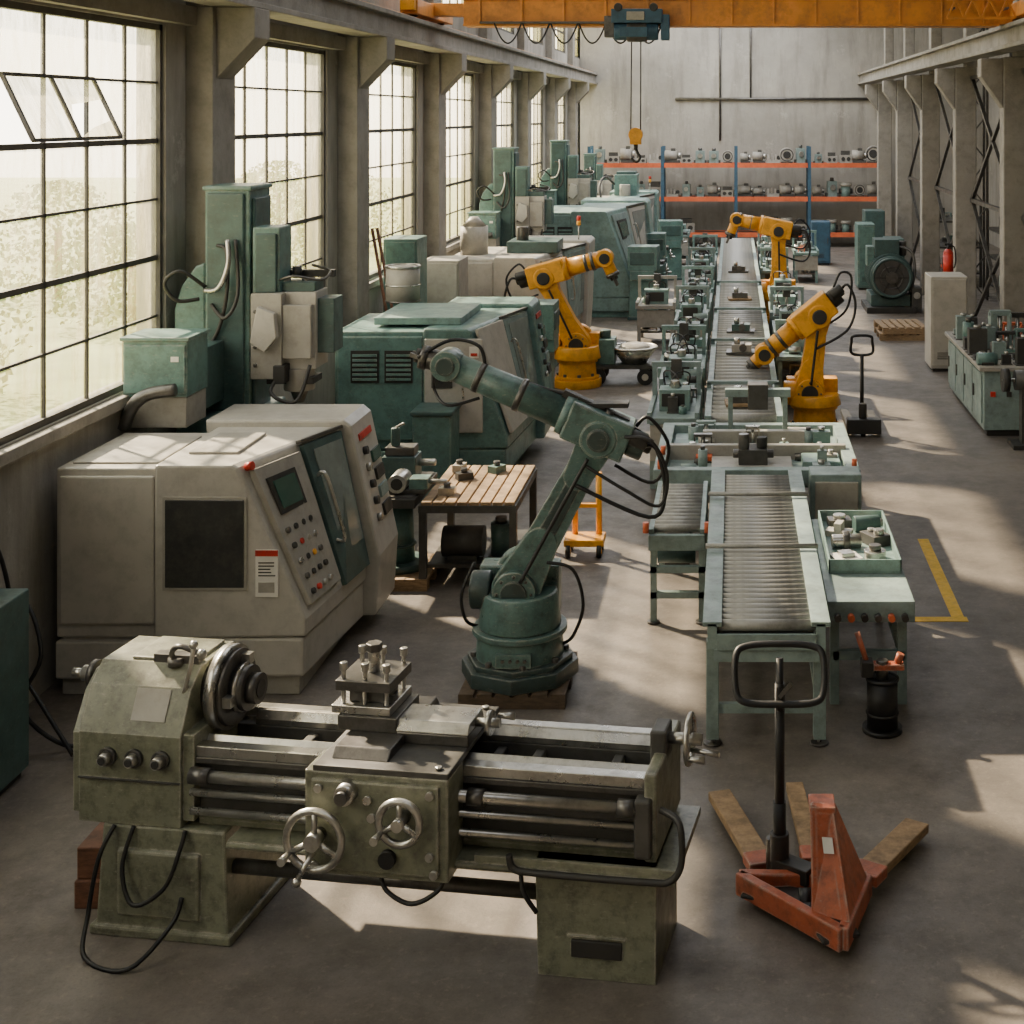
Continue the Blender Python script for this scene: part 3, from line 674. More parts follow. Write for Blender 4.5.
def cabinet(X0, X1, D0, D1, H, c, label):
    l = ((X0+X1)/2, (D0+D1)/2, 0); th = thing('control_cabinet', label, 'cabinet', l)
    MB(l).box(X0, X1, D0, D1, .05, H, c).box(X0+.03, X1-.03, D0+.03, D1-.03, 0, .05, 'dark').obj('body', th, bevel=.012)
    d = MB(l).box(X0+.03, X1-.03, D0-.015, D0, .1, H-.04, c).obj('door', th, bevel=.005)
    MB(l).box(X1-.09, X1-.07, D0-.035, D0-.015, H*.5, H*.5+.14, 'steeld').obj('handle', d)
    m = MB(l)
    for i in range(4): m.box(X0+.1, X1-.18, D0-.019, D0-.014, .2+.03*i, .212+.03*i, 'dark')
    m.obj('vent', d)
    return th
cabinet(-4.76, -4.27, 7.6, 8.5, 1.13, 'teald', 'dark teal electrical cabinet against the window wall')
cabinet(-4.6, -4.15, 18.4, 19.0, 2.37, 'teal', 'tall teal control cabinet beside the windows')
cabinet(-4.5, -3.95, 20.2, 20.9, 1.9, 'grey2', 'beige control cabinet beside the windows')
cabinet(3.08, 3.66, 21.8, 22.5, 1.48, 'grey', 'pale grey control cabinet with louvred door on the open floor')
cabinet(2.1, 2.6, 37.3, 37.9, 1.15, 'blue', 'dull blue steel cabinet near the storage rack')
cabinet(2.85, 3.25, 32.0, 32.8, 1.5, 'teal', 'narrow teal machine cabinet behind the big motor')
cabinet(3.4, 3.8, 31.0, 31.8, 1.25, 'teald', 'narrow dark teal machine cabinet behind the big motor')
cabinet(3.3, 3.8, 35.0, 35.8, 1.6, 'teald', 'narrow dark teal machine cabinet near the columns')
m = MB(); m.box(0, .42, 0, .35, 0, .5, 'teald'); m.cyl((.1, .17, .5), (.1, .17, .58), .05, 'dark'); tag(m.obj('coolant_pump', loc=(-3.85, 8.55, 0), bevel=.01), 'dark teal coolant pump box on the floor behind the lathe', 'pump')
for pts in ([(-4.7, 8.62, 1.3), (-4.6, 8.7, 1.35), (-4.55, 8.8, 1.0), (-4.6, 8.9, .6), (-4.35, 8.8, .3), (-4.1, 8.7, .02)], [(-4.7, 8.8, .95), (-4.5, 8.9, .9), (-4.35, 8.8, .6), (-4.45, 8.75, .3), (-4.2, 8.8, .04), (-3.95, 8.95, .02)]):
    tag(MB().tube(pts, .014, 'black').obj('power_cable'), 'black power cable hanging by the window wall', 'cable')

# ---------------------------------------------------------------- robots
def robot(label, loc, rz, mat, S, E, Wp, tip, k=1., big=False, dark='dark'):
    th = thing('industrial_robot', label, 'robot', loc, rz)
    m = MB(); n8 = 8 if big else 20
    r = .41*k if big else .3*k
    zb = .1 if big else 0
    m.cyl((0, 0, zb), (0, 0, zb+.1*k), r, dark if big else mat, n=n8); m.cyl((0, 0, zb+.1*k), (0, 0, zb+.14*k), r*.9, dark if big else mat, n=n8)
    for i in range(8):
        a = math.pi/4*i+.2; m.cyl((r*.78*math.cos(a), r*.78*math.sin(a), zb+.1*k), (r*.78*math.cos(a), r*.78*math.sin(a), zb+.17*k), .025*k, 'steeld', n=6)
    m.cyl((0, 0, zb+.1*k), (0, 0, zb+.34*k), .31*k if big else .24*k, mat, .29*k if big else .22*k, n=32)
    m.cyl((0, 0, zb+.30*k), (0, 0, zb+.34*k), .33*k if big else .25*k, mat, n=32)
    m.obj('base', th, bevel=.006)
    sz = S[1]
    m = MB(); m.cyl((0, 0, zb+.34*k), (0, 0, sz-.02*k), .29*k, mat, .26*k, n=28)
    m.box(-.3*k, .26*k, .08*k, .27*k, zb+.36*k, sz+.12*k, mat); m.limb((S[0]-.05*k, sz-.05*k), (S[0], sz+.05*k), .2*k, .17*k, .1*k, .24*k, mat)
    m.cyl((-.34*k, 0, sz-.02*k), (-.2*k, 0, sz-.02*k), .13*k, dark if big else mat)
    m.obj('turret', th, bevel=.015)
    a = Vector((E[0]-S[0], 0, E[1]-S[1])); an = a.normalized()
    m = MB()
    m.limb(S, (S[0]+a.x*.3, S[1]+a.z*.3), .17*k, .12*k, -.1*k, .09*k, mat)
    m.limb((S[0]+a.x*.12, S[1]+a.z*.12), (S[0]+a.x*.9, S[1]+a.z*.9), .125*k, .1*k, -.09*k, .08*k, mat)
    m.limb((S[0]+a.x*.3, S[1]+a.z*.3), (S[0]+a.x*.72, S[1]+a.z*.72), .06*k, .05*k, -.098*k, -.08*k, dark if big else mat)
    m.limb((S[0]+a.x*.75, S[1]+a.z*.75), E, .1*k, .14*k, -.1*k, .09*k, mat)
    m.cyl((S[0], -.17*k, S[1]), (S[0], -.1*k, S[1]), .15*k, mat, n=28); m.cyl((S[0], -.19*k, S[1]), (S[0], -.17*k, S[1]), .09*k, dark, n=24)
    for i in range(8):
        t = math.pi/4*i; m.cyl((S[0]+.12*k*math.cos(t), -.185*k, S[1]+.12*k*math.sin(t)), (S[0]+.12*k*math.cos(t), -.17*k, S[1]+.12*k*math.sin(t)), .012*k, 'steeld', n=6)
    m.obj('lower_arm', th, bevel=.012)
    b = Vector((Wp[0]-E[0], 0, Wp[1]-E[1])); bn = b.normalized(); bu = Vector((-bn.z, 0, bn.x))
    if bu.z < 0: bu = -bu
    E3 = Vector((E[0], 0, E[1])); W3 = Vector((Wp[0], 0, Wp[1])); up = bu*.04*k
    m = MB()
    m.cyl(E3+Vector((0, -.16*k, 0)), E3+Vector((0, .16*k, 0)), .13*k, mat, n=24); m.cyl(E3+Vector((0, -.19*k, 0)), E3+Vector((0, -.16*k, 0)), .08*k, dark, n=20)
    p0 = E3-bn*.2*k+up; p1 = E3+bn*.26*k+up
    m.bar(p0, p1, .3*k, .27*k, mat)
    m.cyl(p0, p0-bn*.12*k, .1*k, dark, n=16); m.cyl(p0+Vector((0, -.09*k, .06*k)), p0-bn*.15*k+Vector((0, -.09*k, .06*k)), .055*k, 'dark', n=12); m.cyl(p0+Vector((0, .09*k, 0)), p0-bn*.17*k+Vector((0, .09*k, 0)), .055*k, 'dark', n=12)
    m.obj('elbow_housing', th, bevel=.02)
    W4 = W3+up
    m = MB()
    q0 = E3+bn*.24*k+up; m.cyl(q0, q0+bn*.07*k, .15*k, mat, .14*k, n=28); m.cyl(q0+bn*.06*k, W4-bn*.04*k, .115*k, mat, .098*k, n=28)
    m.cyl(q0+bn*.36*k, q0+bn*.40*k, .118*k, 'steeld', n=28); m.cyl(W4-bn*.26*k, W4-bn*.22*k, .108*k, 'steeld', n=28)
    m.obj('forearm', th)
    T3 = Vector((tip[0], 0, tip[1]))+up
    tn = (T3-W4).normalized()
    m = MB(); m.cyl(W4-bn*.07*k, W4+bn*.02*k, .105*k, mat, n=20); m.cyl(W4+Vector((0, -.11*k, 0)), W4+Vector((0, .11*k, 0)), .105*k, mat, n=22); m.cyl(W4+Vector((0, -.125*k, 0)), W4+Vector((0, -.11*k, 0)), .065*k, dark, n=18)
    m.cyl(W4, T3, .075*k, mat if not big else 'steeld', n=18); m.obj('wrist', th, bevel=.006)
    m = MB(); m.cyl(T3, T3+tn*.05*k, .085*k, 'steeld', n=20)
    m.cyl(T3+tn*.05*k, T3+tn*.09*k, .05*k, 'dark', n=16)
    for s_ in (-1, 1): m.bar(T3+tn*.05*k+Vector((0, s_*.05*k, 0)), T3+tn*(.12 if big else .17)*k+Vector((0, s_*.035*k, 0)), .025*k, .03*k, 'steeld')
    m.obj('gripper', th)
    off = Vector((0, -.15*k, 0))
    MB().tube([E3-bn*.3*k+up, E3-bn*.42*k+up+Vector((0, -.1*k, .05*k)), E3-bn*.5*k+Vector((0, -.12*k, -.18*k)), E3-bn*.38*k+Vector((0, -.16*k, -.38*k)), E3-an*.35*k+off], .015*k, 'black').obj('cable', th)
    MB().tube([E3-bn*.25*k+up+Vector((0, .1*k, .1*k)), E3-bn*.35*k+up+Vector((0, .1*k, .2*k)), E3-bn*.5*k+up+Vector((0, .1*k, .05*k)), E3-bn*.4*k+Vector((0, .1*k, -.2*k)), E3-bn*.1*k+Vector((0, .12*k, -.2*k))], .013*k, 'black').obj('cable', th)
    MB().tube([E3-an*.15*k+off, E3-an*.4*k+off*1.1, Vector((S[0], 0, S[1]))+an*.4*k+off*1.1, Vector((S[0], 0, S[1]))+an*.1*k+off*1.3], .014*k, 'black').obj('cable', th)
    if big:
        MB().tube([E3-bn*.25*k+up*3.2, E3+bn*.2*k+up*4.4, E3+bn*.5*k+up*3.6, E3+bn*.8*k+up*3.2], .014, 'black').obj('cable', th)
        MB().tube([W3-bn*.25+bu*.12, W3-bn*.15+bu*.24, W3+bn*.05+bu*.2, T3+tn*.06+Vector((0, -.08, 0))], .013, 'black').obj('cable', th)
        MB().tube([W3-bn*.3-bu*.08+Vector((0, -.05, 0)), W3-bn*.12-bu*.2+Vector((0, -.1, 0)), W3+bn*.02-bu*.16, W3+bn*.06+Vector((0, -.1, 0))], .011, 'black').obj('cable', th)
        MB().tube([(.2, -.1, .9), (.38, -.1, .85), (.45, -.08, .6), (.38, -.05, .38), (.3, 0, .3)], .012, 'black').obj('cable', th)
        MB().tube([E3-bn*.2+Vector((0, -.16, .1)), E3-bn*.4+Vector((0, -.2, .16)), E3-bn*.52+Vector((0, -.2, -.02)), E3-bn*.46+Vector((0, -.2, -.26)), E3-bn*.2+Vector((0, -.2, -.25)), E3-an*.2+Vector((0, -.14, 0))], .012, 'black').obj('cable', th)
        MB().tube([(-.3, -.1, .9), (-.38, -.15, .7), (-.36, -.1, .5), (-.28, 0, .42)], .012, 'black').obj('cable', th)
        m = MB(); m.box(E[0]-.2, E[0]+.2, -.06, .06, E[1]+.20, E[1]+.23, 'dark'); m.bar(E3-bn*.15+up*4, E3+bn*.35+up*4.4, .08, .05, 'dark'); m.cyl(E3+up*3+Vector((0, -.05, 0)), E3+up*5+Vector((0, -.05, 0)), .03, 'steeld'); m.obj('valve_block', th)
        m = MB(); m.box(-.12, .12, -.32, -.28, .25, .34, mat); cpn = m.obj('connector_plate', th)
        for i in range(4): MB().cyl((-.07+.05*i, -.32, .3), (-.07+.05*i, -.335, .3), .012, 'steeld', n=8).obj('bolt', cpn)
robot('large weathered teal robot arm with black hoses on octagonal plinth', (-1.49, 9.8, 0), 0, 'tealr', (-.02, .7), (.56, 1.76), (-.52, 2.22), (-.66, 2.26), 1., True, 'tealrd')
def pallet(loc, sx, sy, h, label, rz=0, wd_='wood'):
    m = MB()
    for i in range(3): m.box(-sx/2, sx/2, -sy/2+i*(sy-.1)/2, -sy/2+.1+i*(sy-.1)/2, 0, h-.022, wd_)
    n_ = 6
    for i in range(n_):
        x = -sx/2+i*(sx-.1)/(n_-1); m.box(x, x+.1, -sy/2, sy/2, h-.022, h, wd_)
    return tag(m.obj('pallet', loc=loc, rz=rz), label, 'pallet')
pallet((-1.49, 9.8, 0), .72, .76, .1, 'oil-dark wooden pallet under the teal robot', wd_='woodd')
robot('yellow six-axis robot arm reaching out over the machines', (-2.3, 20.7, 0), 0, 'yellow', (0, .62), (-.48, 1.6), (.42, 1.84), (.52, 1.62), 1.2)
robot('yellow six-axis robot arm bent down beside the conveyor', (1.02, 17.5, 0), 0, 'yellow', (-.07, .55), (.05, 1.5), (-.6, .98), (-.72, .86), 1.15)
robot('yellow six-axis robot arm reaching across the far conveyor', (.9, 27.2, 0), 0, 'yellow', (0, .62), (-.02, 1.75), (-.84, 1.92), (-.95, 1.66), 1.25)

# ---------------------------------------------------------------- conveyor
def conveyor():
    th = thing('roller_conveyor', 'long grey-green roller conveyor with steel rollers and leg frames', 'conveyor', (.2, 10.7, 0))
    o = (.2, 10.7, 0); a, b = 8.75, 12.5
    m = MB(o)
    for x in (-.16, .52): m.box(x, x+.06, a, b, .66, .82, 'frame'); m.box(x-.03, x+.09, a, b, .80, .83, 'frame')
    for y in (a, b-.05): m.box(-.12, .54, y, y+.05, .58, .66, 'frame')
    m.box(-.1, .52, a-.02, a, .66, .76, 'frame'); m.box(-.12, .54, a+.1, b-.1, .6, .64, 'iron')
    for i in range(12):
        y = a+.15+i*.31
        for x in (-.165, .58): m.cyl((x, y, .74), (x+.005, y, .74), .018, 'steeld', n=8)
    m.obj('side_frame', th, bevel=.004)
    for y in (10.2, 11.6): MB(o).cyl((-.2, y, .86), (.62, y, .86), .018, 'roller', n=10).obj('crossbar', th)
    rl = MB().cyl((-.31, 0, 0), (.31, 0, 0), .036, 'roller', n=14).cyl((-.325, 0, 0), (.325, 0, 0), .012, 'dark', n=8)
    r0 = rl.obj('roller', th, loc=(.21-.2, a+.06-10.7, .79)); n_ = 38
    for i in range(1, n_):
        r = r0.copy(); COL.objects.link(r); r.location = (.01, a+.06+i*(b-a-.12)/n_-10.7, .79)
    for y in (a+.12, 10.6, 12.2):
        for x in (-.17, .51):
            m = MB(o); m.box(x, x+.08, y, y+.08, .04, .66, 'frame'); m.cyl((x+.04, y+.04, 0), (x+.04, y+.04, .015), .06, 'steeld', n=14); m.cyl((x+.04, y+.04, .01), (x+.04, y+.04, .06), .015, 'steel', n=8); m.obj('leg', th, bevel=.004)
        m = MB(o); m.box(-.1, .52, y+.02, y+.06, .2, .26, 'frame'); m.obj('stretcher', th)
    for x in (-.16, .53): MB(o).box(x, x+.05, a+.2, b-.2, .2, .25, 'frame').obj('stretcher', th)
    m = MB(o); m.cyl((.05, 9.6, .45), (.35, 9.6, .45), .1, 'teald'); m.box(.1, .3, 9.5, 9.7, .5, .6, 'teald'); m.obj('motor', th)
    th = thing('roller_conveyor', 'long roller conveyor line running through the assembly area', 'conveyor', (.1, 24, 0)); o = (.1, 24, 0)
    m = MB(o)
    for x in (-.3, .46): m.box(x, x+.07, 14.7, 36, .66, .84, 'frame')
    for y in range(15, 37, 3): m.box(-.24, .46, y-.1, y, .6, .66, 'frame')
    m.box(-.24, .47, 14.7, 36, .64, .67, 'iron')
    m.obj('side_frame', th, bevel=.004)
    rl = MB().cyl((-.345, 0, 0), (.345, 0, 0), .07, 'roller', n=12)
    r0 = rl.obj('roller', th, loc=(.015, 14.8-24, .78))
    for i in range(1, 98):
        r = r0.copy(); COL.objects.link(r); r.location = (.015, 14.8-24+i*.218, .77)
    for y in range(15, 37, 3):
        for x in (-.29, .46): MB(o).box(x, x+.07, y-.15, y-.08, 0, .66, 'frame').obj('leg', th)
    for i, y in enumerate((16.2, 19.3, 22.4, 26)):
        MB(o).box(-.3, .53, y, y+.05, .88, .92, 'frame').box(-.3, -.25, y, y+.05, .84, .9, 'frame').box(.48, .53, y, y+.05, .84, .9, 'frame').obj('crossbar', th)
conveyor()
rng = random.Random(77)
for i, y in enumerate((15.3, 18.6, 20.4, 24.0, 28.2)):
    m = MB(); c_ = ['iron', 'grey2', 'teald', 'steeld'][i % 4]
    m.box(-.2, .2, -.15, .15, 0, .03, 'wood' if i % 3 == 0 else 'steeld'); m.box(-.13, .13, -.1, .1, .03, .12, c_); m.cyl((-.06, 0, .12), (-.06, 0, .2), .04, 'steel', n=12); m.cyl((.02, -.11, .08), (.02, .11, .08), .05, 'steeld', n=14)
    tag(m.obj('workpiece_carrier', loc=(.115, y, .84), rz=rng.uniform(-.1, .1)), 'small tray with a machined casting riding on the conveyor', 'workpiece', 'workpieces on the conveyor')

def clutter_items(x0, x1, y0, y1, z, n_, rng, hi=.16, big=1., darker=False):
    pal = ['steel', 'iron', 'frame', 'dark', 'steeld', 'iron', 'grey2', 'teal', 'dark', 'rackorange'] if darker else ['steel', 'frame', 'iron', 'frame', 'grey2', 'teal', 'steeld', 'iron', 'iron', 'tealf', 'frame', 'dark', 'rackorange' if rng.random() < .4 else 'steeld']
    for i in range(n_):
        mb = MB()
        x = rng.uniform(x0, x1); y = y0+(y1-y0)*(i+rng.random())/n_; t = rng.random()
        c = rng.choice(pal)
        h = rng.uniform(.05, hi); w_ = rng.uniform(.04, .09)*big
        if t < .4: mb.box(x-w_, x+w_, y-w_*.7, y+w_*.7, z, z+h, c); mb.cyl((x, y, z+h), (x, y, z+h+.04), w_*.4, 'steel', n=10); mb.box(x-w_*1.2, x+w_*1.2, y-w_*.9, y+w_*.9, z, z+.015, 'steeld')
        elif t < .6: mb.cyl((x, y, z), (x, y, z+h), w_*.7, c, n=14); mb.cyl((x, y, z+h), (x, y, z+h*1.2), w_*.35, 'steeld', n=10)
        elif t < .8: mb.cyl((x-w_, y, z+w_*.6), (x+w_, y, z+w_*.6), w_*.6, c, n=14); mb.box(x-w_*.6, x+w_*.6, y-w_*.5, y+w_*.5, z, z+w_*.3, 'dark')
        else: mb.box(x-w_*1.3, x-w_*1.1, y-w_, y+w_, z, z+h*1.2, c); mb.box(x+w_*1.1, x+w_*1.3, y-w_, y+w_, z, z+h*1.2, c); mb.box(x-w_*1.3, x+w_*1.3, y-w_*.5, y+w_*.5, z+h*1.1, z+h*1.3, c); mb.cyl((x, y, z), (x, y, z+h*1.1), w_*.3, 'steel', n=8)
        yield mb
def station(seed, sx, sy, H=.76, gantry=True, c='frame', side=True, nf=7):
    rng = random.Random(seed)
    th = thing('assembly_station', 'pale teal steel assembly station crowded with fixtures beside the conveyor', 'workstation', (0, 0, 0), 0, 'assembly stations along the conveyor')
    m = MB(); m.box(-sx/2, sx/2, -sy/2, sy/2, H-.06, H, c); m.box(-sx/2, -sx/2+.05, -sy/2, sy/2, H, H+.06, c); m.box(sx/2-.05, sx/2, -sy/2, sy/2, H, H+.06, c); m.obj('tabletop', th, bevel=.005)
    for x in (-1, 1):
        for y in (-1, 1):
            MB().box(x*(sx/2-.06)-.03, x*(sx/2-.06)+.03, y*(sy/2-.06)-.03, y*(sy/2-.06)+.03, 0, H-.06, c).obj('leg', th)
    m = MB(); m.box(-sx/2+.05, sx/2-.05, -sy/2+.05, sy/2-.05, .2, .23, 'steeld'); m.obj('lower_shelf', th)
    for mb in clutter_items(-sx/2+.12, sx/2-.12, -sy/2+.12, sy/2-.12, .23, 4, rng, .3, 1.3): mb.obj('stored_unit', th)
    if side:
        m = MB(); m.box(-sx/2+.03, sx/2-.03, -sy/2+.02, -sy/2+.05, .3, H-.08, 'grey2'); m.obj('front_panel', th, bevel=.004)
    # one larger housing per station
    y0 = rng.uniform(-.3, .1)*sy; hh = rng.uniform(.18, .3)
    m = MB(); m.box(-sx*.3, sx*.3, y0, y0+.28, H, H+hh, rng.choice(['tealf', 'frame', 'grey2'])); m.box(-sx*.25, sx*.2, y0-.01, y0, H+.05, H+hh-.04, 'dark'); m.cyl((0, y0+.14, H+hh), (0, y0+.14, H+hh+.08), .05, 'steel', n=14); m.obj('housing', th, bevel=.008)
    for mb in clutter_items(-sx/2+.1, sx/2-.1, -sy/2+.08, sy/2-.08, H, nf, rng, .18, 1.2): mb.obj('fixture', th)
    if gantry:
        m = MB(); h = rng.uniform(.3, .45)
        for x in (-sx/2+.03, sx/2-.03): m.box(x-.025, x+.025, sy/4-.025, sy/4+.025, H, H+h, c)
        m.box(-sx/2, sx/2, sy/4-.03, sy/4+.03, H+h, H+h+.06, c); m.box(-.06, .06, sy/4-.09, sy/4-.03, H+h-.12, H+h+.1, 'iron'); m.cyl((0, sy/4-.06, H+h-.25), (0, sy/4-.06, H+h-.1), .025, 'steel', n=10)
        m.obj('gantry', th, bevel=.004)
    for q in (1, -1):
        m = MB(); m.tube([(-.1*q, sy/4, H+.05), (-.15*q, sy/4+.05*q, H+.3), (0, 0, H+.35), (.1*q, -.1, H+.1)], .009, 'black'); m.obj('cable', th)
    return th
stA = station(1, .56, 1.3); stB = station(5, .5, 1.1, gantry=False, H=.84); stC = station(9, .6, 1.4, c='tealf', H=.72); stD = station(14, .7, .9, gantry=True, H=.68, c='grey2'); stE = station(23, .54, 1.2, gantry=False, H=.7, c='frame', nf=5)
base_st = [stA, stB, stC, stE]
stA.location = (-.64, 15.6, 0); stB.location = (-.62, 17.0, 0); stC.location = (-.66, 18.5, 0); stD.location = (-1.35, 24.8, 0); stE.location = (-.64, 20.2, 0)
for i, y in enumerate([21.7, 23.3, 24.9, 26.6, 28.3, 30, 31.7, 33.4]):
    clone(base_st[(i*3+1) % 4], (-.64-.02*(i % 2), y, 0), math.pi if i % 2 else 0)
for i, y in enumerate([19.7, 21.5, 23.2, 24.9, 30.2, 32.0, 34.6]):
    clone(base_st[(i+2) % 4], (.88, y, 0), math.pi if i % 2 == 0 else 0)
clone(stC, (1.75, 34.0, 0), 0); clone(stB, (-1.4, 37.4, 0), 0)

def transfer():
    o = (.25, 13.6, 0); th = thing('transfer_station', 'wide grey-green transfer station crossing the end of the roller conveyor', 'workstation', o)
    m = MB(o); m.box(-.72, 1.15, 12.62, 12.74, .66, .8, 'frame'); m.box(-.72, 1.15, 14.45, 14.57, .66, .8, 'frame'); m.box(-.72, -.6, 12.74, 14.45, .66, .8, 'frame'); m.box(1.03, 1.15, 12.74, 14.45, .66, .8, 'frame')
    m.box(-.62, 1.05, 12.7, 14.5, .62, .7, 'frame'); m.box(-.65, 1.08, 13.4, 13.48, .69, .84, 'grey2'); m.box(-.3, .9, 13.9, 14.0, .69, .86, 'grey2'); m.box(-.2, .55, 12.8, 13.3, .69, .76, 'grey2'); m.box(-.58, -.3, 13.55, 14.35, .69, .74, 'tealf'); m.box(.65, 1.0, 13.0, 13.35, .69, .78, 'tealf')
    m.obj('frame', th, bevel=.006)
    for x in (-.7, 1.05):
        for y in (12.66, 14.45): MB(o).box(x, x+.08, y, y+.08, 0, .66, 'frame').obj('leg', th)
    m = MB(o); m.box(.68, 1.13, 12.3, 12.61, .28, .84, 'frame'); m.box(.72, 1.1, 12.28, 12.3, .34, .78, 'grey2'); m.obj('drive_cabinet', th, bevel=.01)
    rng = random.Random(3); loc = Vector(o)
    for a in ((-.6, -.25, 12.85, 14.3, .7, 10), (.6, 1.0, 12.85, 14.3, .7, 10), (-.1, .5, 13.5, 13.9, .7, 3)):
        for mb in clutter_items(*a, rng, .18, 1.): mb.v = [v-loc for v in mb.v]; mb.obj('fixture', th)
    m = MB(o); m.box(.05, .32, 12.95, 13.2, .76, .9, 'iron'); m.cyl((.1, 13.0, .9), (.1, 13.0, 1.04), .05, 'steeld'); m.cyl((.27, 13.05, .9), (.27, 13.05, 1.0), .05, 'dark'); m.cyl((0, 13.07, .84), (.38, 13.07, .84), .04, 'steeld'); m.obj('gearbox', th, bevel=.006)
    m = MB(o); m.box(-.05, .0, 14.1, 14.15, .69, 1.2, 'frame'); m.box(.5, .55, 14.1, 14.15, .69, 1.2, 'frame'); m.box(-.08, .58, 14.08, 14.17, 1.16, 1.24, 'frame'); m.box(.15, .35, 14.0, 14.2, 1.05, 1.3, 'iron'); m.obj('gantry', th, bevel=.006)
    for x, y in ((-.66, 12.66), (-.66, 13.2), (1.1, 12.7)):
        MB(o).cyl((x, y, .8), (x, y, .88), .024, 'rackorange', n=12).obj('indicator', th)
transfer()
def feeder():
    o = (-.45, 11.6, 0); th = thing('feeder_conveyor', 'small side feeder conveyor with steel rollers and orange end caps', 'conveyor', o)
    m = MB(o); m.box(-.66, -.62, 10.95, 12.4, .6, .76, 'frame'); m.box(-.26, -.22, 10.95, 12.4, .6, .76, 'frame'); m.box(-.66, -.22, 10.92, 10.97, .6, .72, 'frame'); m.box(-.66, -.22, 12.38, 12.43, .6, .72, 'frame'); m.obj('side_frame', th, bevel=.004)
    for i in range(13):
        y = 11.05+i*.1; MB(o).cyl((-.62, y, .74), (-.26, y, .74), .034, 'roller', n=12).obj('roller', th)
    for x in (-.65, -.27):
        for y in (11.0, 12.3): MB(o).box(x, x+.05, y, y+.05, .02, .6, 'frame').cyl((x+.025, y+.025, 0), (x+.025, y+.025, .02), .05, 'steeld').obj('leg', th)
    for z in (.2, .4): MB(o).box(-.65, -.22, 11.0, 11.05, z, z+.05, 'frame').obj('stretcher', th)
    m = MB(o); m.cyl((-.6, 11.2, .5), (-.3, 11.2, .5), .08, 'teald'); m.box(-.55, -.35, 11.3, 12.2, .3, .5, 'iron'); m.obj('drive_motor', th)
    for x in (-.68, -.2): MB(o).cyl((x, 10.93, .74), (x, 10.93, .82), .024, 'rackorange', n=12).obj('indicator', th)
feeder()
def side_table():
    o = (.9, 10.3, 0); th = thing('side_table', 'grey-green steel side table attached to the roller conveyor', 'table', o)
    MB(o).box(.63, 1.22, 9.4, 11.3, .68, .74, 'frame').box(.63, 1.22, 9.38, 9.41, .6, .74, 'frame').obj('tabletop', th, bevel=.006)
    for x in (.66, 1.12):
        for y in (9.5, 11.15): MB(o).box(x, x+.06, y, y+.06, 0, .68, 'frame').obj('leg', th)
    MB(o).box(.68, 1.16, 9.5, 9.55, .3, .36, 'frame').obj('stretcher', th); MB(o).box(1.13, 1.17, 9.5, 11.2, .3, .36, 'frame').obj('stretcher', th)
    for i in range(6):
        m = MB(o); m.cyl((.7+.09*i, 9.38, .64), (.7+.09*i, 9.33, .64), .024, ['steeld', 'rackorange', 'dark'][i % 3], n=10); m.obj('knob', th)
    o = (.93, 10.6, .74); th = thing('parts_tray', 'shallow pale green steel tray on the side table', 'tray', o)
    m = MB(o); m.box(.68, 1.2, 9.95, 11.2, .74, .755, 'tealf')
    for a in ((.68, .695, 9.95, 11.2), (1.185, 1.2, 9.95, 11.2), (.68, 1.2, 9.95, 9.965), (.68, 1.2, 11.185, 11.2)): m.box(*a, .755, .84, 'tealf')
    m.obj('body', th, bevel=.004)
    P = [('machined_part', (.82, 10.15), .3, MB().box(-.1, .1, -.09, .09, 0, .05, 'white').box(-.05, .05, -.05, .05, .05, .08, 'steel'), 'white plastic housing lying in the tray'),
         ('machined_part', (1.04, 10.25), -.2, MB().cyl((0, 0, 0), (0, 0, .06), .08, 'steel', n=24).cyl((0, 0, .06), (0, 0, .1), .045, 'steeld'), 'silver flange lying in the tray'),
         ('machined_part', (.85, 10.5), .1, MB().cyl((-.11, 0, .05), (.11, 0, .05), .05, 'steel').cyl((-.03, 0, .05), (.02, 0, .05), .075, 'steeld', n=20), 'silver shaft with collar lying in the tray'),
         ('machined_part', (1.08, 10.6), .5, MB().box(-.08, .08, -.1, .1, 0, .08, 'iron').cyl((0, -.04, .08), (0, -.04, .12), .04, 'steel').cyl((0, .06, .08), (0, .06, .1), .03, 'steel'), 'dark machined block lying in the tray'),
         ('machined_part', (.82, 10.82), -.3, MB().box(-.1, .1, -.06, .06, 0, .04, 'grey').box(-.03, .03, -.06, .06, .04, .1, 'grey'), 'pale bracket lying in the tray'),
         ('machined_part', (1.04, 10.92), .2, MB().cyl((-.1, 0, .06), (.1, 0, .06), .06, 'teald').cyl((.1, 0, .06), (.13, 0, .06), .03, 'steel'), 'small teal motor lying in the tray'),
         ('machined_part', (.84, 11.06), .1, MB().box(-.09, .09, -.07, .07, 0, .06, 'steeld').cyl((0, 0, .06), (0, 0, .09), .05, 'steel'), 'dark steel block lying in the tray'),
         ('machined_part', (1.08, 11.09), .9, MB().cyl((0, 0, 0), (0, 0, .05), .06, 'white', n=20).cyl((0, 0, .05), (0, 0, .07), .03, 'dark'), 'white round cap lying in the tray')]
    for nm, p, a, mb, l in P: tag(mb.obj(nm, loc=(*p, .756), rz=a, bevel=.004), l, 'metal part', 'machined parts in the tray')
side_table()
th = thing('hydraulic_jack', 'black hydraulic jack canister with orange pump lever on the floor', 'hydraulic jack', (.97, 9.1, 0))
MB().cyl((0, 0, 0), (0, 0, .03), .13, 'black', n=28).cyl((0, 0, .03), (0, 0, .34), .1, 'black', n=28).ring((0, 0, .34), (0, 0, 1), .1, .012, 'black').ring((0, 0, .12), (0, 0, 1), .1, .008, 'dark').obj('canister', th)
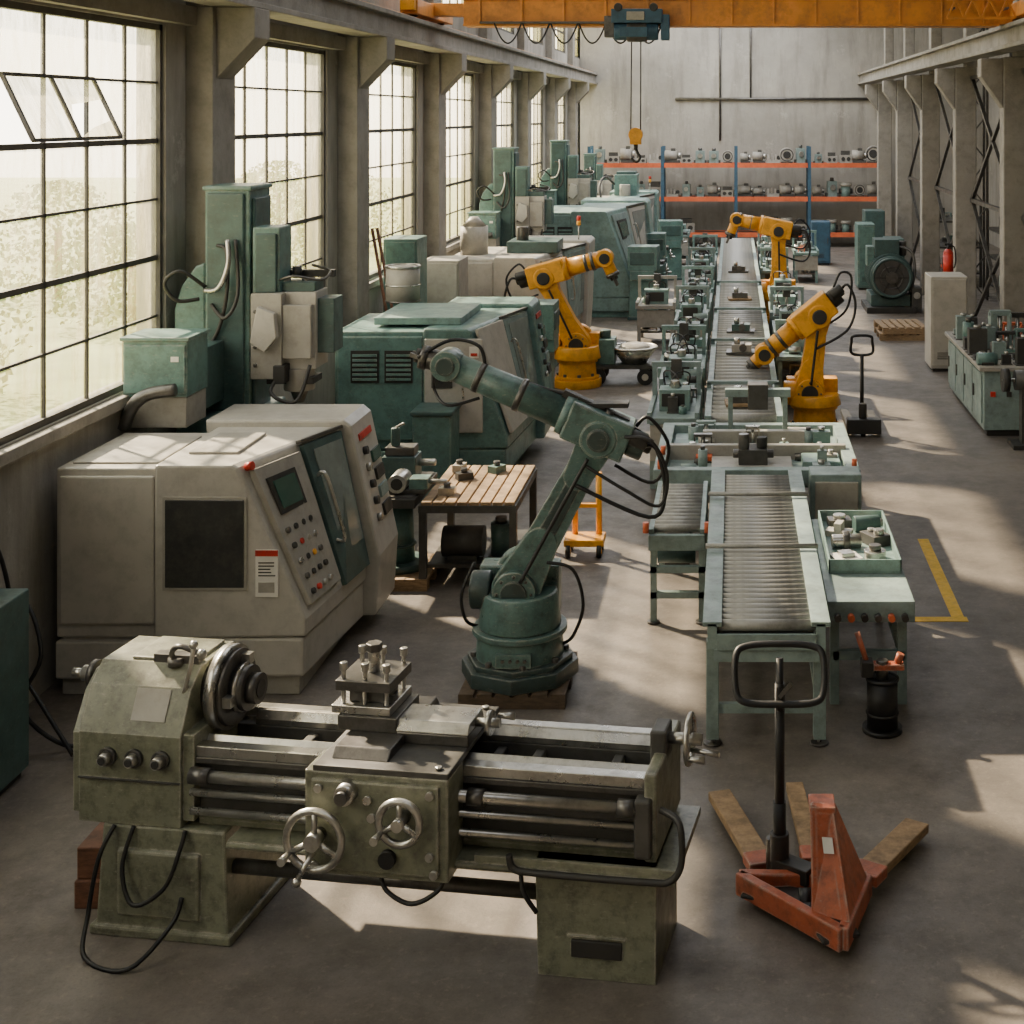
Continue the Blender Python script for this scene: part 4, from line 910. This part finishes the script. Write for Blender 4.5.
MB().cyl((0, 0, .34), (0, 0, .46), .04, 'steeld').box(-.12, .14, -.04, .04, .4, .44, 'orange').box(-.14, -.06, -.05, .05, .36, .46, 'dark').obj('pump_head', th, bevel=.006)
MB().cyl((-.1, 0, .44), (-.16, .05, .62), .018, 'orange').obj('lever', th)
MB().cyl((.1, 0, .44), (.12, .0, .5), .025, 'orange').obj('knob', th)

# ---------------------------------------------------------------- slatted work table, pedestal
def worktable():
    o = (-2.25, 12.4, 0); th = thing('work_table', 'steel work table topped with worn wooden slats', 'table', o)
    m = MB(o)
    for i in range(8): x = -2.62+i*.1; m.box(x, x+.085, 11.75, 13.0, .72, .75, 'wood')
    m.obj('tabletop', th, 'worn wooden slats', bevel=.004)
    m = MB(o); m.box(-2.64, -1.82, 11.74, 11.8, .66, .72, 'iron'); m.box(-2.64, -1.82, 12.95, 13.01, .66, .72, 'iron'); m.box(-2.64, -2.58, 11.8, 12.95, .66, .72, 'iron'); m.box(-1.88, -1.82, 11.8, 12.95, .66, .72, 'iron'); m.obj('frame', th)
    MB(o).box(-2.6, -1.86, 11.9, 12.9, .15, .18, 'iron').obj('lower_shelf', th)
    for x in (-2.64, -1.88):
        for y in (11.76, 12.93): MB(o).box(x, x+.06, y, y+.06, 0, .66, 'iron').obj('leg', th)
    m = MB((-2.25, 12.3, .18)); m.cyl((-2.5, 12.1, .32), (-2.15, 12.1, .32), .13, 'iron'); m.box(-2.45, -2.2, 12.0, 12.2, .18, .22, 'iron')
    tag(m.obj('electric_motor', loc=(-2.25, 12.3, .18)), 'dark electric motor stored under the slatted table', 'motor')
    m = MB((-2.05, 12.2, .18)); m.cyl((-2.02, 12.2, .18), (-2.02, 12.2, .45), .09, 'teald'); m.cyl((-2.02, 12.2, .45), (-2.02, 12.2, .5), .05, 'steeld')
    tag(m.obj('steel_canister', loc=(-2.05, 12.2, .18)), 'teal steel canister under the slatted table', 'canister')
    for i, (x, y) in enumerate(((-2.45, 12.0), (-2.4, 12.5), (-2.15, 12.75), (-2.5, 12.8))):
        m = MB(); m.box(-.07, .07, -.05, .05, 0, .06, ['steel', 'iron', 'teal', 'grey2'][i]); m.cyl((0, 0, .06), (0, 0, .1), .03, 'steeld')
        tag(m.obj('machine_fitting', loc=(x, y, .75), rz=i*.5), 'loose steel fitting on the slatted table', 'fitting', 'fittings on the slatted table')
worktable()
def pedestal():
    o = (-2.88, 12.1, 0); th = thing('drilling_pedestal', 'green cast iron machine pedestal carrying a flat work plate and vise', 'machine stand', o)
    MB(o).cyl((-2.88, 12.1, .1), (-2.88, 12.1, .16), .24, 'teald', n=28).cyl((-2.88, 12.1, .16), (-2.88, 12.1, .68), .13, 'teal', .11, n=28).ring((-2.88, 12.1, .3), (0, 0, 1), .13, .015, 'teald').obj('pedestal', th)
    MB(o).box(-3.15, -2.68, 11.8, 12.7, .68, .76, 'iron').box(-3.12, -2.7, 11.83, 12.67, .76, .775, 'steeld').obj('work_plate', th, bevel=.008)
    MB(o).box(-3.1, -2.8, 12.35, 12.6, .775, .98, 'teald').box(-3.08, -2.82, 12.38, 12.56, .98, 1.06, 'steeld').cyl((-2.8, 12.5, .9), (-2.65, 12.5, .9), .03, 'steel').cyl((-3.0, 12.45, 1.06), (-3.0, 12.45, 1.22), .04, 'teald').cyl((-3.0, 12.45, 1.22), (-2.9, 12.35, 1.28), .012, 'steel').obj('gear_head', th, bevel=.01)
    MB(o).box(-2.95, -2.62, 11.9, 12.1, .775, .81, 'iron').cyl((-2.85, 11.86, .87), (-2.85, 12.1, .87), .08, 'steel', n=24).cyl((-2.85, 11.85, .87), (-2.85, 11.86, .87), .05, 'dark', n=20).box(-2.76, -2.6, 11.92, 12.08, .81, .9, 'teal').cyl((-2.6, 12, .86), (-2.45, 12, .86), .02, 'steel').obj('vise', th, bevel=.006)
pedestal()
pallet((-2.85, 12.1, 0), .56, .7, .1, 'weathered wooden pallet under the green pedestal')
th = thing('hand_trolley', 'yellow steel hand trolley with black casters', 'trolley', (-1.35, 12.75, 0))
for x in (-.1, .12): MB().cyl((x, .1, .1), (x, .1, .72), .028, 'yellow', n=14).obj('post', th)
MB().box(-.18, .18, -.12, .16, .1, .16, 'yellow').obj('frame', th, bevel=.008)
for z in (.4, .68): MB().box(-.12, .14, .08, .12, z, z+.035, 'yellow').obj('crossbar', th)
for x, y in ((-.14, -.1), (.14, -.1), (.14, .13), (-.14, .13)): MB().cyl((x-.02, y, .06), (x+.02, y, .06), .06, 'black', n=18).cyl((x-.025, y, .06), (x+.025, y, .06), .025, 'yellow', n=10).obj('caster', th)

th = thing('parts_cart', 'small wheeled cart with a round steel bowl and teal pump', 'cart', (-1.62, 21.0, 0))
MB().box(-.5, .45, -.3, .3, .24, .29, 'iron').bar((-.48, 0, .27), (-.75, 0, .75), .04, .04, 'iron').obj('frame', th)
MB().cyl((.14, 0, .29), (.14, 0, .52), .18, 'steel', .34, n=28).ring((.14, 0, .52), (0, 0, 1), .34, .02, 'steel').obj('bowl', th)
MB().sphere((.14, 0, .48), .26, 'grey2', (1, 1, .45)).obj('load', th)
MB().box(-.44, -.14, -.2, .2, .29, .66, 'teal').cyl((-.29, 0, .66), (-.29, 0, .78), .08, 'teald').obj('pump', th, bevel=.01)
for x in (-.38, .32):
    for y in (-.27, .27): MB().cyl((x, y-.025, .12), (x, y+.025, .12), .12, 'black').cyl((x, y-.03, .12), (x, y+.03, .12), .05, 'steel').box(x-.02, x+.02, y-.01, y+.01, .14, .24, 'iron').obj('wheel', th)

# ---------------------------------------------------------------- pallet jack
def jack():
    o = (.45, 7.0, 0); th = thing('pallet_jack', 'worn orange-red pallet jack with black loop handle and wooden-tipped forks', 'pallet jack', o)
    A, B, C, T = Vector((.03, 7.12, .1)), Vector((.52, 6.62, .1)), Vector((.68, 7.1, .1)), Vector((.43, 7.0, .58))
    m = MB(o)
    for p, q in ((A, B), (B, C), (C, A)): m.bar(p, q, .055, .11, 'orange')
    ctr = (A+B+C)/3
    m.bar(A+Vector((.04, -.01, -.03)), ctr, .16, .02, 'dark'); m.bar(B+Vector((0, .05, -.03)), ctr, .2, .02, 'dark')
    m.obj('chassis', th, bevel=.008)
    m = MB(o)
    def plate(a, b, c, d, t):
        m.hexa([a, b, b+t, a+t, d, c, c+t, d+t], 'orange')
    plate(B+Vector((-.14, .14, .05)), B+Vector((.04, .04, .05)), T+Vector((.07, -.06, -.02)), T+Vector((-.04, -.06, 0)), Vector((.0, .04, 0)))
    plate(B+Vector((.03, .04, .05)), C+Vector((.0, -.03, .05)), T+Vector((.08, .08, -.04)), T+Vector((.06, -.06, -.02)), Vector((-.03, .02, 0)))
    plate(B+Vector((-.14, .14, .05)), C+Vector((-.16, .02, .05)), T+Vector((-.02, .08, -.04)), T+Vector((-.05, -.06, -.0)), Vector((.03, 0, 0)))
    m.box(T.x-.05, T.x+.08, T.y-.07, T.y+.08, T.z-.04, T.z-.01, 'orange')
    m.obj('tower', th, 'tapered orange-red steel tower', bevel=.006)
    a, b = B+Vector((.0, .055, .05)), T+Vector((.045, -.065, -.02)); e = b-a
    p = a+e*.6; q = a+e*.74; s_ = Vector((.05, -.006, 0)); nn = Vector((0, -.008, .002))
    m = MB(o); m.hexa([p-s_+nn, p+nn, p-nn, p-s_-nn, q-s_+nn, q+nn, q-nn, q-s_-nn], 'white'); m.obj('sticker', th)
    for p, q, r in (((.16, 7.25), (-.08, 8.1), .13), ((.42, 7.3), (.36, 8.2), .1), ((.66, 7.15), (1.02, 7.75), .14)):
        m = MB(o); a, b = Vector((*p, .1)), Vector((*q, .07)); d = (b-a).normalized(); c = b-d*.25
        m.bar(a, b, r, .05, 'wood'); m.bar(a, a+d*.14, r+.02, .056, 'orange'); m.bar(a-Vector((0, 0, .03)), c-Vector((0, 0, .02)), r*.5, .03, 'dark')
        f = m.obj('fork', th, bevel=.006)
        s_ = Vector((d.y, -d.x, 0)); e = c; e.z = .03
        MB(o).cyl(e-s_*.035, e+s_*.035, .03, 'black').obj('roller', f)
    hb = Vector((.24, 7.22, .16)); ht = Vector((.24, 7.2, 1.2))
    m = MB(o); m.cyl((.24, 7.22, .08), (.24, 7.22, .3), .05, 'dark'); m.cyl((.2, 7.25, .1), (.2, 7.25, .26), .03, 'steeld'); m.bar((.24, 7.22, .14), (.4, 7.1, .14), .1, .08, 'dark'); m.obj('hydraulic_pump', th, bevel=.005)
    m = MB(o); m.cyl(hb, ht-Vector((0, 0, .12)), .026, 'black', n=14); m.cyl(hb, hb+Vector((0, 0, .3)), .034, 'black', n=14); m.obj('handle_bar', th)
    m = MB(o); w_ = .225; z0, z1 = 1.0, 1.14
    y0, y1 = 7.15, 7.28
    P = [(.24-w_, y0+.03, z0+.05), (.24-w_+.05, y0, z0), (.24, y0, z0-.01), (.24+w_-.05, y0, z0), (.24+w_, y0+.03, z0+.05), (.24+w_, y1-.03, z1+.06), (.24+w_-.06, y1, z1+.10), (.24, y1, z1+.11), (.24-w_+.06, y1, z1+.10), (.24-w_, y1-.03, z1+.06)]
    m.tube(P, .018, 'black', closed=True, n=10); m.cyl((.24, 7.17, .95), (.24, 7.22, 1.2), .02, 'black', n=12); m.bar((.24, 7.17, 1.02), (.3, 7.15, 1.1), .02, .02, 'steeld')
    m.obj('loop_handle', th)
    for x in (.36, .5): MB(o).cyl((x-.03, 6.98, .07), (x+.03, 6.98, .07), .07, 'black', n=20).cyl((x-.033, 6.98, .07), (x+.033, 6.98, .07), .03, 'steeld').obj('steer_wheel', th)
jack()
th = thing('pallet_jack', 'dark pallet jack standing with upright loop handle beside the yellow robot', 'pallet jack', (1.62, 17.6, 0))
MB().cyl((0, 0, .1), (0, 0, 1.0), .025, 'black', n=12).obj('handle_bar', th)
MB().tube([(-.12, 0, 1.0), (-.13, 0, 1.15), (-.1, 0, 1.22), (.1, 0, 1.22), (.13, 0, 1.15), (.12, 0, 1.0)], .018, 'black', closed=True).obj('loop_handle', th)
for x in (-.2, .12): MB().box(x, x+.1, -.1, .9, .06, .12, 'dark').obj('fork', th)
MB().box(-.2, .22, -.25, -.05, .04, .22, 'dark').cyl((-.03, -.15, .06), (.03, -.15, .06), .06, 'black').cyl((0, -.12, .2), (0, -.12, .4), .05, 'dark').obj('chassis', th, bevel=.01)

# ---------------------------------------------------------------- right hand side
def bench():
    o = (3.8, 18.4, 0); th = thing('cabinet_workbench', 'grey-green steel cabinet workbench crowded with tools', 'workbench', o)
    MB(o).box(3.12, 4.05, 17.4, 20.2, .08, .82, 'frame').box(3.16, 4.0, 17.45, 20.15, 0, .08, 'dark').obj('body', th, bevel=.01)
    MB(o).box(3.06, 4.1, 17.35, 20.25, .82, .87, 'grey2').obj('worktop', th, bevel=.006)
    for i in range(4):
        y = 17.5+i*.68; d = MB(o).box(3.1, 3.12, y, y+.62, .15, .76, 'frame').obj('door', th, bevel=.004)
        MB(o).box(3.08, 3.1, y+.5, y+.52, .4, .55, 'steeld').obj('handle', d)
    MB(o).box(3.2, 3.26, 17.38, 17.4, .5, .56, 'red').obj('switch', th); MB(o).box(3.4, 3.46, 17.38, 17.4, .5, .56, 'dark').obj('switch', th)
    rng = random.Random(21)
    for i in range(28):
        g_ = list(clutter_items(-.02, .02, -.02, .02, 0, 1, rng, .36, 1.4, True))[0]
        tag(g_.obj('bench_tool', loc=(3.2+.23*(i % 4), 17.55+.4*(i//4), .87)), 'dark metal tool or fitting standing on the workbench', 'tool', 'tools on the workbench')
bench()
th = thing('belt_grinder', 'dark steel pedestal grinder beside the workbench', 'grinder', (3.55, 16.9, 0))
MB().box(-.2, .2, -.2, .2, 0, .05, 'dark').box(-.08, .08, -.08, .08, .05, .7, 'iron').obj('stand', th)
MB().cyl((-.15, 0, .8), (.15, 0, .8), .12, 'iron').cyl((-.3, 0, .8), (.3, 0, .8), .02, 'steel').obj('motor', th)
for s_ in (-1, 1): MB().cyl((s_*.3, 0, .8), (s_*.22, 0, .8), .14, 'dark').obj('grinding_wheel', th)
pallet((3.0, 25.3, 0), .8, 1.0, .12, 'stacked wooden pallets on the open floor')
pallet((3.02, 25.28, .12), .8, 1.0, .12, 'wooden pallet lying on another pallet', R(4))
def compressor(loc, c='teald'):
    th = thing('compressor', 'large dark teal compressor with round motor face and cooling fins', 'compressor', loc)
    m = MB(); m.box(-.5, .5, -.4, .9, 0, .12, 'dark'); m.box(-.4, .4, -.2, .8, .12, .35, c); m.obj('base', th, bevel=.01)
    m = MB(); m.cyl((0, -.35, .72), (0, .7, .72), .42, c, n=30)
    for i in range(8): m.cyl((0, -.2+i*.11, .72), (0, -.17+i*.11, .72), .46, c, n=30)
    m.obj('motor_body', th)
    m = MB(); m.cyl((0, -.40, .72), (0, -.35, .72), .38, 'iron', n=30); m.ring((0, -.4, .72), (0, 1, 0), .38, .03, c); m.ring((0, -.4, .72), (0, 1, 0), .22, .015, 'steeld'); m.cyl((0, -.46, .72), (0, -.4, .72), .12, 'steeld', n=20)
    for i in range(6): a = i*math.pi/3; m.bar((.1*math.cos(a), -.41, .72+.1*math.sin(a)), (.34*math.cos(a), -.41, .72+.34*math.sin(a)), .03, .03, 'dark')
    m.obj('fan_cover', th)
    m = MB(); m.box(-.3, .2, .0, .6, 1.1, 1.45, c); m.cyl((.3, .3, 1.1), (.3, .3, 1.4), .08, 'steeld'); m.box(-.45, -.3, .1, .5, .9, 1.3, 'teal'); m.obj('top_box', th, bevel=.01)
    m = MB(); m.tube([(.2, .1, 1.3), (.45, 0, 1.2), (.5, -.1, .8), (.4, -.2, .4)], .03, 'steeld'); m.obj('pipe', th)
    m = MB(); m.box(.42, .62, -.3, .3, .0, .5, 'iron'); m.cyl((.52, -.32, .35), (.52, -.3, .35), .07, 'grey2'); m.obj('pump_unit', th, bevel=.01)
    return th
compressor((3.2, 28.6, 0))
th = thing('fire_extinguisher', 'red fire extinguisher standing on a low stand behind the cabinet', 'fire extinguisher', (3.72, 24.2, 0))
MB().box(-.12, .12, -.12, .12, 0, 1.2, 'iron').obj('stand', th); MB().cyl((0, 0, 1.2), (0, 0, 1.6), .09, 'red').sphere((0, 0, 1.6), .09, 'red').obj('body', th)
MB().cyl((0, 0, 1.66), (0, 0, 1.76), .025, 'black').box(-.06, .06, -.01, .01, 1.74, 1.78, 'black').tube([(0, 0, 1.72), (.1, 0, 1.72), (.13, 0, 1.5), (.1, 0, 1.35)], .012, 'black').obj('nozzle', th)
for i, y in enumerate((19.5, 22.8, 26.2, 29.8, 33.5)):
    rng = random.Random(40+i); o = (5.25, y, 0)
    if abs(y-20.5) < 1.3 or abs(y-25.5) < 1.3 or abs(y-30.5) < 1.3: o = (6.1, y, 0)
    th = thing('tool_rack', 'dark steel rack loaded with machine parts in the side aisle', 'rack', o, 0, 'racks in the side aisle')
    for x in (-.5, .5):
        for yy in (-1., 1.): MB().box(x-.03, x+.03, yy-.03, yy+.03, 0, 1.9, 'iron').obj('upright', th)
    for z in (.3, .9, 1.5):
        MB().box(-.52, .52, -1.02, 1.02, z, z+.04, 'iron').obj('shelf', th)
        for mb in clutter_items(-.4, .4, -.9, .9, z+.04, 6, rng, .4, 1.6, True): mb.obj('stored_part', th)
for y in (23.2, 31.0):
    hood('machining_center', 'teal enclosed machine in the side aisle', 6.7, 6.95, 7.7, 7.5, .4, 1.9, y, y+2.5, 'teal', 'teald', 'dark', win=False, detail=False)

# ---------------------------------------------------------------- storage rack
def rack():
    y0, y1 = 42.3, 43.2; o = (0, 42.7, 0)
    th = thing('storage_rack', 'long pallet rack with blue uprights and orange beams', 'storage rack', o)
    xs = [-4.35+i*2.22 for i in range(5)]
    for x in xs:
        m = MB(o)
        for y in (y0, y1-.06): m.box(x-.05, x+.05, y, y+.06, 0, 3.05, 'blue')
        for i in range(5): m.bar((x, y0+.03, .2+.55*i), (x, y1-.03, .75+.55*i), .03, .03, 'blue')
        m.obj('upright', th)
    lv = [.42, 1.5, 2.52]
    for z in lv:
        for i in range(4):
            a, b = xs[i]+.05, xs[i+1]-.05
            MB(o).box(a, b, y0-.02, y0+.03, z-.11, z+.03, 'rackorange').obj('beam', th); MB(o).box(a, b, y1-.05, y1, z-.1, z+.02, 'rackorange').obj('beam', th)
            MB(o).box(a, b, y0+.03, y1-.05, z-.03, z, 'steeld').obj('deck', th)
    K = []
    K.append(('gear_motor', 'grey gear motor stored on the rack', MB().box(-.2, .2, -.15, .15, 0, .1, 'iron').cyl((-.22, 0, .25), (.12, 0, .25), .16, 'grey2').cyl((.12, 0, .25), (.24, 0, .25), .1, 'steel').box(-.05, .08, -.06, .06, .38, .48, 'steeld')))
    K.append(('flange_pump', 'round flanged pump stored on the rack', MB().box(-.18, .18, -.12, .12, 0, .06, 'iron').cyl((0, -.12, .28), (0, .12, .28), .23, 'grey').cyl((0, -.16, .28), (0, -.12, .28), .12, 'dark').ring((0, -.13, .28), (0, 1, 0), .19, .02, 'steeld')))
    K.append(('engine_block', 'grey cast engine block stored on the rack', MB().box(-.22, .22, -.18, .18, 0, .28, 'grey2').box(-.18, .15, -.12, .12, .28, .42, 'iron').cyl((-.1, -.2, .15), (-.1, -.18, .15), .07, 'dark').cyl((.1, -.2, .15), (.1, -.18, .15), .07, 'dark')))
    K.append(('valve_body', 'pale valve body stored on the rack', MB().cyl((0, 0, 0), (0, 0, .3), .14, 'tealf').cyl((0, 0, .3), (0, 0, .4), .18, 'grey').cyl((-.2, 0, .16), (.2, 0, .16), .08, 'steeld')))
    K.append(('gearbox', 'grey iron gearbox stored on the rack', MB().box(-.14, .14, -.15, .15, 0, .45, 'frame').cyl((0, -.22, .28), (0, .2, .28), .08, 'steel').box(-.2, .2, -.1, .1, 0, .12, 'iron').cyl((0, 0, .45), (0, 0, .55), .06, 'steeld')))
    K.append(('cylinder_head', 'pale ribbed cylinder head stored on the rack', MB().box(-.24, .24, -.12, .12, 0, .12, 'grey').box(-.22, -.16, -.14, .14, .12, .3, 'grey').box(-.08, -.02, -.14, .14, .12, .34, 'grey2').box(.06, .12, -.14, .14, .12, .3, 'grey').cyl((.2, -.1, .2), (.2, .1, .2), .07, 'dark')))
    K = [(n_, l, m.obj(n_)) for n_, l, m in K]; used = set(); rng = random.Random(2)
    for li, z in enumerate(lv):
        for i in range(4):
            for j in range(5):
                if li == 0 and rng.random() < .3: continue
                k_ = rng.randrange(6); n_, l, ob = K[k_]
                if k_ in used: ob = ob.copy(); COL.objects.link(ob)
                used.add(k_)
                s_ = rng.uniform(.7, 1.1); ob.scale = (s_, s_, s_*rng.uniform(.8, 1.15))
                ob.location = (xs[i]+.29+j*.42, 42.75, z); ob.rotation_euler[2] = rng.uniform(-.1, .1); tag(ob, l, 'machine part', 'machine parts on the storage rack')
rack()

# ---------------------------------------------------------------- overhead crane
def crane():
    o = (-.2, 20.2, 5.4); th = thing('overhead_crane', 'orange overhead bridge crane spanning the hall on side rails', 'crane', o)
    m = MB(o); xa, xb = XL+.35, 4.1
    m.box(-3.85, xb-.1, 20.0, 20.06, 5.3, 5.66, 'crane'); m.box(-3.85, xb-.1, 20.3, 20.36, 5.3, 5.66, 'crane'); m.box(-3.85, xb-.3, 19.96, 20.40, 5.27, 5.3, 'crane'); m.box(-3.85, xb-.05, 19.96, 20.40, 5.64, 5.67, 'crane')
    m.box(xa, -3.8, 20.02, 20.34, 5.42, 5.6, 'crane')
    for i in range(13): x = xa+.8+i*.6; m.box(x, x+.03, 19.975, 20.0, 5.3, 5.64, 'crane')
    m.obj('bridge_girder', th, bevel=.006)
    for x in (xa+.03, xb-.03): MB(o).box(x-.12, x+.12, 19.0, 21.4, 5.38, 5.58, 'crane').cyl((x-.05, 19.3, 5.41), (x+.05, 19.3, 5.41), .06, 'dark').cyl((x-.05, 21.1, 5.41), (x+.05, 21.1, 5.41), .06, 'dark').box(x-.1, x+.1, 18.9, 19.0, 5.42, 5.56, 'yellow').obj('end_truck', th, bevel=.01)
    m = MB(o)
    for z in (5.36, 5.62): m.bar((3.0, 19.6, z), (3.95, 19.6, z), .035, .035, 'crane')
    for i in range(4): m.bar((3.0+.24*i, 19.6, 5.36), (3.12+.24*i, 19.6, 5.62), .025, .025, 'crane'); m.bar((3.12+.24*i, 19.6, 5.62), (3.24+.24*i, 19.6, 5.36), .025, .025, 'crane')
    for x in (3.1, 3.85): m.bar((x, 19.6, 5.5), (x, 20.0, 5.5), .03, .03, 'steeld')
    m.obj('service_lattice', th)
    x = -3.4
    m = MB(o)
    for i in range(6):
        m.tube([(x, 19.9, 5.32), (x+.1, 19.9, 5.1), (x+.2, 19.9, 5.02), (x+.3, 19.9, 5.1), (x+.4, 19.9, 5.32)], .012, 'black'); x += .4
    m.box(-3.6, -.9, 19.88, 19.97, 5.3, 5.33, 'steeld'); m.obj('festoon_cable', th)
    m = MB(o); m.box(-1.72, -1.0, 19.74, 19.97, 5.3, 5.5, 'blue'); m.box(-1.6, -1.2, 19.7, 20.5, 5.1, 5.24, 'blue'); m.cyl((-1.68, 19.85, 5.18), (-1.06, 19.85, 5.18), .12, 'blue'); m.box(-1.02, -.9, 19.76, 19.96, 5.06, 5.42, 'blue'); m.box(-1.82, -1.68, 19.76, 19.96, 5.1, 5.4, 'steeld'); m.cyl((-1.5, 19.85, 5.18), (-1.22, 19.85, 5.18), .145, 'steeld')
    for x in (-1.62, -1.12): m.cyl((x, 19.72, 5.52), (x, 19.8, 5.52), .06, 'dark')
    m.box(-1.5, -1.25, 19.72, 19.74, 5.34, 5.46, 'grey2')
    m.obj('hoist_trolley', th, bevel=.008)
    MB(o).cyl((-1.46, 20.0, 3.78), (-1.44, 19.9, 5.15), .01, 'dark', n=6).obj('wire_rope', th); MB(o).cyl((-1.32, 20.0, 3.78), (-1.31, 19.9, 5.15), .01, 'dark', n=6).obj('wire_rope', th)
    m = MB(o); m.cyl((-1.39, 19.92, 3.72), (-1.39, 20.08, 3.72), .1, 'yellow', n=20); m.box(-1.47, -1.31, 19.94, 20.06, 3.58, 3.72, 'yellow'); m.cyl((-1.39, 20.0, 3.5), (-1.39, 20.0, 3.58), .03, 'dark')
    m.tube([(-1.39, 20.0, 3.52), (-1.36, 20.0, 3.45), (-1.33, 20.0, 3.4), (-1.36, 20.0, 3.34), (-1.41, 20.0, 3.34), (-1.45, 20.0, 3.39)], .02, 'dark'); m.obj('hook_block', th)
crane()
for x in (0, .08): tag(MB().cyl((-4.0+x, 17.25+x, 0), (-4.46+x*.5, 17.3+x, 2.6), .02, 'woodr', n=8).obj('long_rod'), 'long reddish rod leaning against the pilaster', 'rod')

# ---------------------------------------------------------------- light
wd = bpy.data.worlds.new('sky'); bpy.context.scene.world = wd; wd.use_nodes = True
nt = wd.node_tree; bg = nt.nodes['Background']
tc = nd(nt, 'ShaderNodeTexCoord'); sp = nd(nt, 'ShaderNodeSeparateXYZ'); nt.links.new(tc.outputs['Generated'], sp.inputs[0])
nt.links.new(ramp(nt, sp.outputs['Z'], [(0., (1., .89, .72)), (.15, (1., .92, .80)), (.6, (.86, .9, .94))]), bg.inputs[0])
bg.inputs[1].default_value = 8.0
S = bpy.data.lights.new('sun', 'SUN'); S.energy = 42; S.angle = R(1.6); S.color = (1, .83, .62)
so = bpy.data.objects.new('sun', S); COL.objects.link(so)
el = R(37); d = Vector((.76*math.cos(el), -.65*math.cos(el), -math.sin(el)))
so.rotation_euler = d.to_track_quat('-Z', 'Y').to_euler()
for y, e in ((2, 120), (12, 170), (22, 300), (32, 600), (40, 850)):  # unseen fill lamps added under the ceiling, strongest towards the far end
    L = bpy.data.lights.new('ceiling_fill', 'AREA'); L.shape = 'RECTANGLE'; L.size = 6; L.size_y = 5; L.energy = e; L.color = (.95, .96, .98)
    lo = bpy.data.objects.new('ceiling_fill', L); COL.objects.link(lo); lo.location = (-.5, y, HC-.05)
# ---------------------------------------------------------------- camera
cd = bpy.data.cameras.new('camera'); co = bpy.data.objects.new('camera', cd); COL.objects.link(co)
co.location = (0, 0, 4); co.rotation_euler = (R(90), 0, 0)
cd.sensor_width = 36; cd.lens = 1400/1024*36; cd.shift_x = -221/1024; cd.shift_y = -397/1024; cd.clip_end = 300
bpy.context.scene.camera = co
